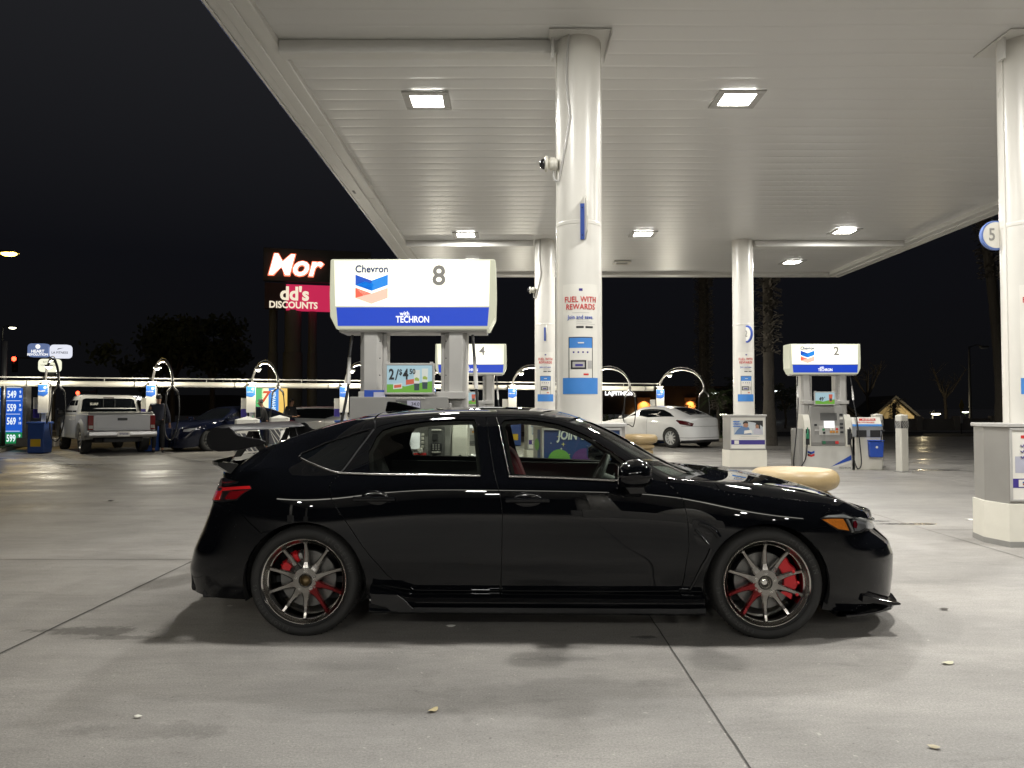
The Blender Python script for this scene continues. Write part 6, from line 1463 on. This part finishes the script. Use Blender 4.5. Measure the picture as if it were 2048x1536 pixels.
mb=MB(); c=P(100,731,46); mb.text('EATERY &',.15,at(c.x-t0.x,-.17,c.z+.2),0); mb.text('TOWN CENTER',.13,at(c.x-t0.x,-.17,c.z),0); mb.build('panel_lettering',pm('panel_green_text',(.10,.14,.08),.5),ps)
mb=MB(); mb.box((.0,.3,P(0,700,46).z/2),(.35,.25,P(0,700,46).z),.03); mb.build('pole',dark,ps)
# pylon sign
DM=52; c0=P(600,560,DM); py_=thing('pylon_sign','tall pole sign with glowing Mor letters and red dds discounts panel','pylon sign',(c0.x,c0.y,0),R(14)); k=DM/1538
def pz(y): return P(600,y,DM).z
bh=(565-500)*k; W1=210*k
mb=MB(); mb.box(((590+45-600)*k,0,pz(532)),(W1,.5,66*k),.03); mb.build('upper_panel',pm('sign_panel_dark',(.035,.035,.038),.5),py_)
mb=MB(); mb.text('Mor',1.95,at((588-600)*k,-.35,pz(535)),0,off=.05,shear=.25,sx=1.0,ext=.06); mb.build('glow_outline',em('mor_red',(1,.22,.12),1.5),py_)
mb=MB(); mb.text('Mor',1.95,at((588-600)*k,-.46,pz(535)),0,off=.015,shear=.25,sx=1.0,ext=.03); mb.build('letter_faces',em('mor_white',(1,.92,.90),2.2),py_)
mb=MB(); mb.box(((630-600)*k,0,pz(596)),(75*k*1.5,.4,52*k),.02); mb.build('lower_panel_lit',em('dds_red',(.80,.03,.12),.62),py_)
mb=MB(); mb.box(((553-600)*k,-.0,pz(594)),(40*k,.41,52*k),.02); mb.build('lower_panel_dark',pm('panel_maroon',(.03,.004,.008),.5),py_)
mb=MB(); mb.text("dd's",1.25,at((590-600)*k,-.26,pz(590)),0,off=.035,sx=.95); mb.text('DISCOUNTS',.62,at((588-600)*k,-.26,pz(612)),0,off=.03,sx=.92); mb.build('panel_lettering',em('dds_cream',(1,.88,.68),.85),py_)
for px,w_ in ((549,.28),(587,.55),(625,.28)):
    mb=MB(); mb.cyl(w_,0,pz(620),14,0,T((px-600)*k,.3,0)); mb.cyl(w_*1.18,0,pz(705),14,0,T((px-600)*k,.3,0)); mb.build('pole',pm('pole_grey',(.10,.095,.085),.6),py_)
# fitness building with lit niches
D=150; k=D/1538; c=P(1330,810,D); fb=thing('fitness_building','dark building with white rooftop letters and two amber lit niches behind the white sedan','building',(c.x,D,0))
zt_=P(0,772,D).z; mb=MB(); mb.box((0,5,zt_/2),(30,9,zt_),.05); mb.build('wall',pm('dark_stucco',(.06,.045,.038),.8),fb)
for px,w_,y0,y1 in ((1288,26,795,850),(1381,22,795,850)):
    x_=P(px,800,D).x-c.x; mb=MB(); mb.box((x_,.35,(P(0,y0,D).z)/2),(w_*k,.5,P(0,y0,D).z),.02); mb.build('niche_panel',pm('niche_terracotta',(.34,.17,.08),.8),fb)
    Lg=bpy.data.lights.new('niche_lamp','SPOT'); Lg.energy=2600; Lg.color=(1,.55,.18); Lg.spot_size=R(110); Lg.spot_blend=.8; o=bpy.data.objects.new('niche_glow',Lg); COL.objects.link(o); o.parent=fb; o.location=(x_,-.7,P(0,y0,D).z-.1)
mb=MB(); mb.text('LA|FITNESS',1.05,at(P(1238,788,D).x-c.x,.3,P(0,787,D).z),0,off=.03,sx=1.05); mb.build('roof_letters',em('letters_white',(1,1,1),2.0),fb)
mb=MB()
for q in range(8): mb.box((-13+q*3.7,.47,zt_-.2),(.25,.15,.5),.02)
mb.build('cornice_bracket',dark,fb)
D=130; c=P(272,800,D); lb=thing('shop_building','low dark shop with a faint white lit name, behind the pickup roof','building',(c.x,D,0)); zt_=P(0,790,D).z
mb=MB(); mb.box((3,5,zt_/2),(26,9,zt_),.05); mb.build('wall',pm('dark_stucco',(.06,.045,.038),.8),lb); mb=MB(); mb.text('DENTAL CO',1.0,at(0,.4,P(0,797,D).z),0,off=.04,shear=.1); mb.build('shop_letters',em('letters_white',(1,1,1),2.0),lb)
# houses, wall
D=56; k=D/1538
def house(px,py,w_,hw_,label,ridge,eave,col,x2=None):
    c=P(px,py,D); t=thing('house',label,'house',(c.x,D,0),R(-12)); W_=w_*k; ze=P(0,eave,D).z; zr_=P(0,ridge,D).z
    mb=MB(); mb.prism([(-W_/2,0),(W_/2,0),(W_/2,ze),(0,zr_),(-W_/2,ze)],0,7); mb.build('wall',col,t)
    mb=MB(); 
    for s in (-1,1): mb.prism([(0,zr_+.02),(s*(W_/2+.4),ze-.25),(s*(W_/2+.4),ze-.05),(0,zr_+.22)],-.4,7.4)
    mb.build('roof',pm('dark_roof_shingle',(.03,.028,.026),.9),t)
    mb=MB(); 
    for s in (-.22,.22): mb.box((s*W_,-.02,ze-.8),(.55,.06,.9),.01)
    mb.build('window',darkglass,t)
    return t
hs_=pm('house_stucco_cream',(.42,.34,.20),.85)
h1=house(1790,820,92,0,'gabled cream house behind the free standing bollard',797,842,hs_)
h2=house(1688,830,84,0,'dark gabled house behind pump 2',812,850,pm('house_stucco_dark',(.12,.10,.07),.85))
Lg=bpy.data.lights.new('porch_lamp','POINT'); Lg.energy=200; Lg.color=(1,.82,.5); Lg.shadow_soft_size=.1; o=bpy.data.objects.new('lamp_glow',Lg); COL.objects.link(o); o.parent=h1; o.location=(1.2,-2.2,1.6)
D=44; a=P(1600,850,D); b=P(1985,850,D+3); fw=thing('block_wall','long low block wall running behind the right bollards','wall',(0,0,0)); mb=MB()
mb.prism([(a.x,a.y),(b.x,b.y),(b.x,b.y+.2),(a.x,a.y+.2)],0,P(0,838,D).z,plane='xy'); mb.build('wall_face',pm('block_wall_grey',(.16,.145,.13),.9,bump=.3,bscale=12),fw)
for q in range(6): 
    mb=MB(); p_=a.lerp(b,q/5); mb.box((p_.x,p_.y,.42),(.35,.35,.84),.02); mb.build('wall_pier',pm('block_wall_grey',(.16,.145,.13),.9),fw)
rs_=thing('road_sign','diamond road sign on a thin post between the bollard and the right column','sign',(P(1922,830,40).x,40,0),R(40))
mb=MB(); mb.cyl(.03,0,1.75,8); mb.build('post',dark,rs_); mb=MB(); mb.box((0,-.04,1.45),(.48,.02,.48),.01,M=T(0,0,0)); mb.v=[((x_),y_,z_) for x_,y_,z_ in mb.v]; mb.v=[(x_*.707-(z_-1.45)*.707,y_,(x_*.707+(z_-1.45)*.707)+1.45) for x_,y_,z_ in mb.v]; mb.build('sign_plate',pm('sign_yellow',(.30,.22,.03),.5),rs_); mb=MB(); mb.box((0,-.04,.75),(.3,.02,.42),.01); mb.build('lower_plate',lgrey,rs_)
# ---------------------------------------------------------------- palms
pbark=pm('palm_bark',(.075,.065,.052),.9,var=.35,scale=14,bump=.8,bscale=20); pfr=pm('dry_frond_skirt',(.12,.105,.085),.85,var=.5,scale=6); pgr=pm('palm_frond_green',(.05,.075,.025),.7,var=.4,scale=4)
def palm(x,y,h,r0,label,shag=(0,1),lean=0,nf=26,fl=2.2,green=True):
    t=thing('palm_tree',label,'palm tree',(x,y,0),0,'palm trees behind the station')
    n=40; pts=[Vector((lean*(i/n)**2,0,h*i/n)) for i in range(n+1)]; rad=[r0*(1.35-.45*min(1,i/6) - .15*i/n)*(1+.03*math.sin(i*2.1)) for i in range(n+1)]
    mb=MB(); mb.tube(pts,rad,14); mb.build('trunk',pbark,t)
    mb=MB(); g=random.Random(int(abs(x*10)))
    z0,z1=h*shag[0],h*shag[1]
    if z1>z0:
        for i in range(int((z1-z0)*150)):
            z=g.uniform(z0,z1); a=g.uniform(0,2*PI); rr_=r0*.95; L_=g.uniform(.12,.34); up=g.uniform(-.5,.9); lx=lean*(z/h)**2
            c=Vector((lx+rr_*math.cos(a),rr_*math.sin(a),z)); o_=Vector((math.cos(a),math.sin(a),up)).normalized()*L_; s_=Vector((-math.sin(a),math.cos(a),0))*g.uniform(.02,.05)
            mb.add([c-s_,c+s_,c+o_*1.0+s_*.3+Vector((0,0,-.05)),c+o_*.9-s_*.3],[(0,1,2,3)])
        mb.build('frond_skirt',pfr,t)
    mb=MB(); tp_=pts[-1]
    for i in range(nf):
        a=2*PI*i/nf*2.4+g.uniform(-.2,.2); el=g.uniform(-.5,1.1); q=8; sp_=[]
        for k_ in range(q+1):
            u=k_/q; sp_.append(tp_+Vector((math.cos(a)*fl*u*math.cos(el*.6),math.sin(a)*fl*u*math.cos(el*.6),fl*u*math.sin(el)-fl*.55*u*u)))
        for k_ in range(1,q):
            d_=(sp_[k_+1]-sp_[k_-1]).normalized(); s_=d_.cross(Vector((0,0,1))).normalized()
            for sg in (-1,1):
                for j in range(2):
                    b0=sp_[k_].lerp(sp_[k_+1] if k_<q else sp_[k_],j*.5); tip=b0+s_*sg*fl*.26*(1-.4*k_/q)+d_*fl*.12+Vector((0,0,-fl*.10)); mb.add([b0-d_*.02*fl,b0+d_*.02*fl,tip],[(0,1,2)])
    mb.build('crown',pgr if green else pfr,t)
p1=P(1408,700,46); palm(p1.x,46,13.5,.36,'tall shaggy palm trunk right of the white sedan',(.16,1))
p2=P(1538,800,27.5); palm(p2.x,27.5,11,.215,'shaggy palm trunk between the far slim column and pump 2',(.30,1))
p3=P(1992,700,31); palm(p3.x+.2,31,13,.24,'dim leaning palm trunk beside the right edge column',(.5,1),-1.3)
p4=P(1628,785,58); palm(p4.x,58,P(0,790,58).z,.16,'small yellow lit palm crown above the pump 2 advert',(1,1),0,22,1.0)
p5=P(1788,815,50); palm(p5.x,50,P(0,806,50).z,.13,'small palm in front of the cream gabled house',(.4,1),0,16,.9,False)
p6=P(1436,800,33); palm(p6.x,33,P(0,792,33).z,.10,'slender young palm at the hose end of the wide vacuum arch',(.7,1),0,20,.9)
# ---------------------------------------------------------------- trees and shrubs
leafm=pm('dark_foliage',(.035,.045,.02),.8,var=.5,scale=2); barkm=pm('tree_bark',(.06,.05,.04),.9,bump=.5)
def tree(x,y,h,cr,label,n=2200,leaf=.16,seed=1,base=.35,bare=False):
    g=random.Random(seed); t=thing('tree',label,'tree',(x,y,0),0,'trees beyond the station')
    mb=MB(); mb.tube([(0,0,0),(.05,0,h*.2),(0,.05,h*.45)],[h*.03,h*.024,h*.018],10)
    tips=[]
    for i in range(9):
        a=2*PI*i/9+g.uniform(-.3,.3); e_=Vector((math.cos(a)*cr*g.uniform(.4,.8),math.sin(a)*cr*g.uniform(.4,.8),h*g.uniform(.6,.95))); m_=Vector((e_.x*.4,e_.y*.4,h*.55)); mb.tube([(0,0,h*.40),m_,e_],[h*.014,h*.009,h*.003],6); tips.append(e_)
        if bare:
            for k_ in range(5): q=m_.lerp(e_,g.uniform(.2,1)); w_=q+Vector((g.uniform(-1,1)*cr*.4,g.uniform(-1,1)*cr*.4,g.uniform(.1,1)*h*.18)); mb.tube([q,w_],[h*.004,h*.001],4)
    mb.build('trunk',barkm,t)
    if not bare:
        mb=MB(); cl=[Vector((g.gauss(0,.5)*cr,g.gauss(0,.5)*cr,h*(base+.32+g.gauss(0,.14)))) for _ in range(16)]+tips
        for i in range(n):
            c=g.choice(cl)+Vector((g.gauss(0,1),g.gauss(0,1),g.gauss(0,.8)))*cr*.17; s_=leaf*g.uniform(.6,1.3); a=Vector((g.uniform(-1,1),g.uniform(-1,1),g.uniform(-1,1))).normalized(); b=a.orthogonal().normalized(); mb.add([c-a*s_,c+b*s_*.5,c+a*s_,c-b*s_*.5],[(0,1,2,3)])
        mb.build('crown',leafm,t)
q=P(345,700,62); tree(q.x,62,8.2,2.9,'dark tree left of the tall pylon sign',2600,.28,3)
q=P(425,690,64); tree(q.x,64,9.0,3.0,'larger dark tree just left of the pylon sign',2800,.28,4)
q=P(1402,835,48); tree(q.x,48,1.9,.7,'small lit bush tree by the amber niche',700,.08,5)
q=P(1462,810,60); tree(q.x,60,3.3,1.0,'small tree left of the slim far column',900,.12,6)
q=P(1570,800,50); tree(q.x,50,2.9,.9,'small tree between the palm and pump 2',800,.10,8)
q=P(1735,790,58); tree(q.x,58,5.4,2.0,'bare winter tree behind the pump 2 service unit',0,.1,9,bare=True)
q=P(1890,790,58); tree(q.x,58,5.0,1.8,'bare winter tree beside the flood lamp',0,.1,10,bare=True)
def shrub(x,y,s,label,seed):
    g=random.Random(seed); t=thing('shrub',label,'shrub',(x,y,0),0,'shrubs behind the white sedan'); mb=MB()
    for i in range(500):
        a=g.uniform(0,2*PI); rr_=s*g.uniform(0,1)**.5; z=s*1.2*g.random()*(1-.5*(rr_/s)**2); c=Vector((rr_*math.cos(a),rr_*math.sin(a),z)); q_=s*.13*g.uniform(.6,1.4); d_=Vector((math.cos(a)*.7,math.sin(a)*.7,g.uniform(.1,1))).normalized(); b=d_.orthogonal().normalized(); mb.add([c,c+d_*q_+b*q_*.3,c+d_*q_*2,c+d_*q_-b*q_*.3],[(0,1,2,3)])
    mb.build('foliage',leafm,t); mb=MB(); mb.tube([(0,0,0),(0,0,s*.7)],[.05*s,.02*s],6); mb.build('stem',barkm,t)
for i,px in enumerate((1205,1222,1440,1456)):
    q=P(px,850,33+i); shrub(q.x,q.y,.85,['low shrub left of the squeegee stand','low shrub between the big column and the white sedan','shrub at the tail of the white sedan','shrub left of the far advert base'][i],20+i)
ve=thing('verge','low planted kerb strip behind the white sedan','verge',(0,0,0)); a=P(1100,870,31.5); b=P(1475,870,34); mb=MB(); mb.prism([(a.x,a.y),(b.x,b.y-4.0),(b.x+.4,b.y-3.6),(b.x,b.y+1),(a.x,a.y+1)],0,.14,plane='xy',bev=.02); mb.build('verge_kerb',pm('kerb_concrete',(.26,.24,.20),.85),ve)
mb=MB(); mb.prism([(a.x+.2,a.y+.15),(b.x-.1,b.y-3.7),(b.x+.2,b.y-3.5),(b.x-.2,b.y+.9),(a.x+.2,a.y+.85)],.141,.17,plane='xy'); mb.build('turf',pm('grass_green',(.05,.075,.02),.9),ve)
# dark asphalt road beyond the forecourt
mb=MB(); mb.quad((-160,36,.004),(160,36,.004),(160,43,.004),(-160,43,.004)); tag(mb.build('road',pm('road_asphalt',(.03,.03,.03),.8,bump=.3,bscale=60)),kind='structure')
# ---------------------------------------------------------------- twin canopy behind the viewer, mirrored in the paint and lighting the near side of the car
c2=thing('fuel_canopy','second white canopy across the drive, seen only mirrored in the black doors','canopy',(0,0,0))
Y2a,Y2b=-20.5,-6.0; h2=4.9
mb=MB(); mb.box((1,(Y2a+Y2b)/2,h2+.05),(19,Y2b-Y2a,.1),.01); mb.build('ceiling_panels',ceilm,c2)
mb=MB()
for yy in (Y2a,Y2b): mb.box((1,yy,h2+.45),(19,.06,.95),.01)
for xx in (-8.5,10.5): mb.box((xx,(Y2a+Y2b)/2,h2+.45),(.06,Y2b-Y2a,.95),.01)
mb.build('gutter_and_fascia',fasc,c2)
mb=MB(); mb.box((1,Y2b+.045,h2+.22),(18.6,.03,.26),.004); mb.build('fascia_light_strip',em('fascia_led_strip',(1,.98,.86),8),c2)
for x in (-8.0,1.45):
    for y in (-9.5,-17): 
        t=thing('canopy_column','column of the second canopy behind the viewer','column',(x,y,0),0,'columns of the second canopy'); mb=MB(); mb.lathe([(RC,0),(RC,h2)],32); mb.build('shaft',colwhite,t); mb=MB(); mb.box((0,0,.6),(.84,.6,1.2),.01); mb.build('base_cladding',lgrey,t)
for x in (-6,-1.2,3.6,8.4):
    for y in (-7.3,-12.5):
        t=thing('canopy_light','lamp in the second canopy behind the viewer','ceiling light',(x,y,h2-.01),0,'lamps of the second canopy'); mb=MB(); mb.box((0,0,-.012),(.5,.5,.02),.005); mb.build('frame',lgrey,t); mb=MB(); mb.box((0,0,-.028),(.36,.34,.012),.004); mb.build('led_module',ledm,t)
        L=bpy.data.lights.new('canopy_lamp','AREA'); L.shape='RECTANGLE'; L.size=.38; L.size_y=.36; L.energy=LAMPW*(1.6 if y>-10 else .7); L.color=(1,.982,.935)
        o=bpy.data.objects.new('lamp_glow',L); COL.objects.link(o); o.parent=t; o.location=(0,0,-.05)
# ---------------------------------------------------------------- rain droplets left on the car's edges
def droplets():
    g=random.Random(5); mb=MB(); b=bmesh.new(); bmesh.ops.create_icosphere(b,subdivisions=1,radius=1); ico=[tuple(v.co) for v in b.verts]; icf=[[v.index for v in f.verts] for f in b.faces]; b.free()
    def drop(u,t,r):
        p=H.pos(u,t)+H.nor(u,t)*.0012; n=Vector(tuple(H.nor(u,t))); q=n.to_track_quat('Z','Y').to_matrix()
        mb.add([Vector(tuple(p))+q@Vector((v[0]*r,v[1]*r,max(v[2],-.1)*r*.6)) for v in ico],icf,0,True)
    def along(pts,n,jit,r0,r1):
        l=[H.P2(*p) for p in pts]
        for _ in range(n):
            i=g.randrange(len(l)-1); k=g.random(); u=l[i][0]+(l[i+1][0]-l[i][0])*k+g.gauss(0,jit); t=l[i][1]+(l[i+1][1]-l[i][1])*k+g.gauss(0,jit*.5); drop(u,t,g.uniform(r0,r1))
    along([(1336,955),(1380,962),(1461,990),(1588,999),(1650,1012)],60,.006,.0012,.0028)
    along(seamD[:6],16,.003,.0015,.003); along(seamB[1:8],12,.003,.0015,.003); along(seamR[3:12],10,.003,.0015,.003)
    along([(1700,1222),(1720,1212),(1748,1205)],16,.01,.0015,.003)
    along([(396,1060),(398,1080),(400,1130)],26,.02,.0015,.003)
    for _ in range(520):
        x=g.uniform(.30,.95); t=-.215+g.uniform(-.012,.03)+ (0); drop(H.uof(x),t,g.uniform(.0012,.0026))
    for _ in range(420): drop(H.uof(g.uniform(1.2,2.15)),g.uniform(-.30,.28),g.uniform(.0012,.003))
    for _ in range(160): drop(H.uof(g.uniform(-1.0,.2)),g.uniform(-.28,.2),g.uniform(.0012,.0028))
    for _ in range(90): drop(H.uof(g.uniform(1.75,2.3)),g.uniform(-.95,-.5),g.uniform(.0012,.0026))
    for _ in range(70): drop(H.uof(g.uniform(-2.25,-1.8)),g.uniform(-.95,-.45),g.uniform(.0012,.0026))
    o=mb.build('water_droplets',pm('water_droplet',(.12,.12,.12),.03,rvar=0,spec=1.0),car); o['kind']='stuff'
droplets()
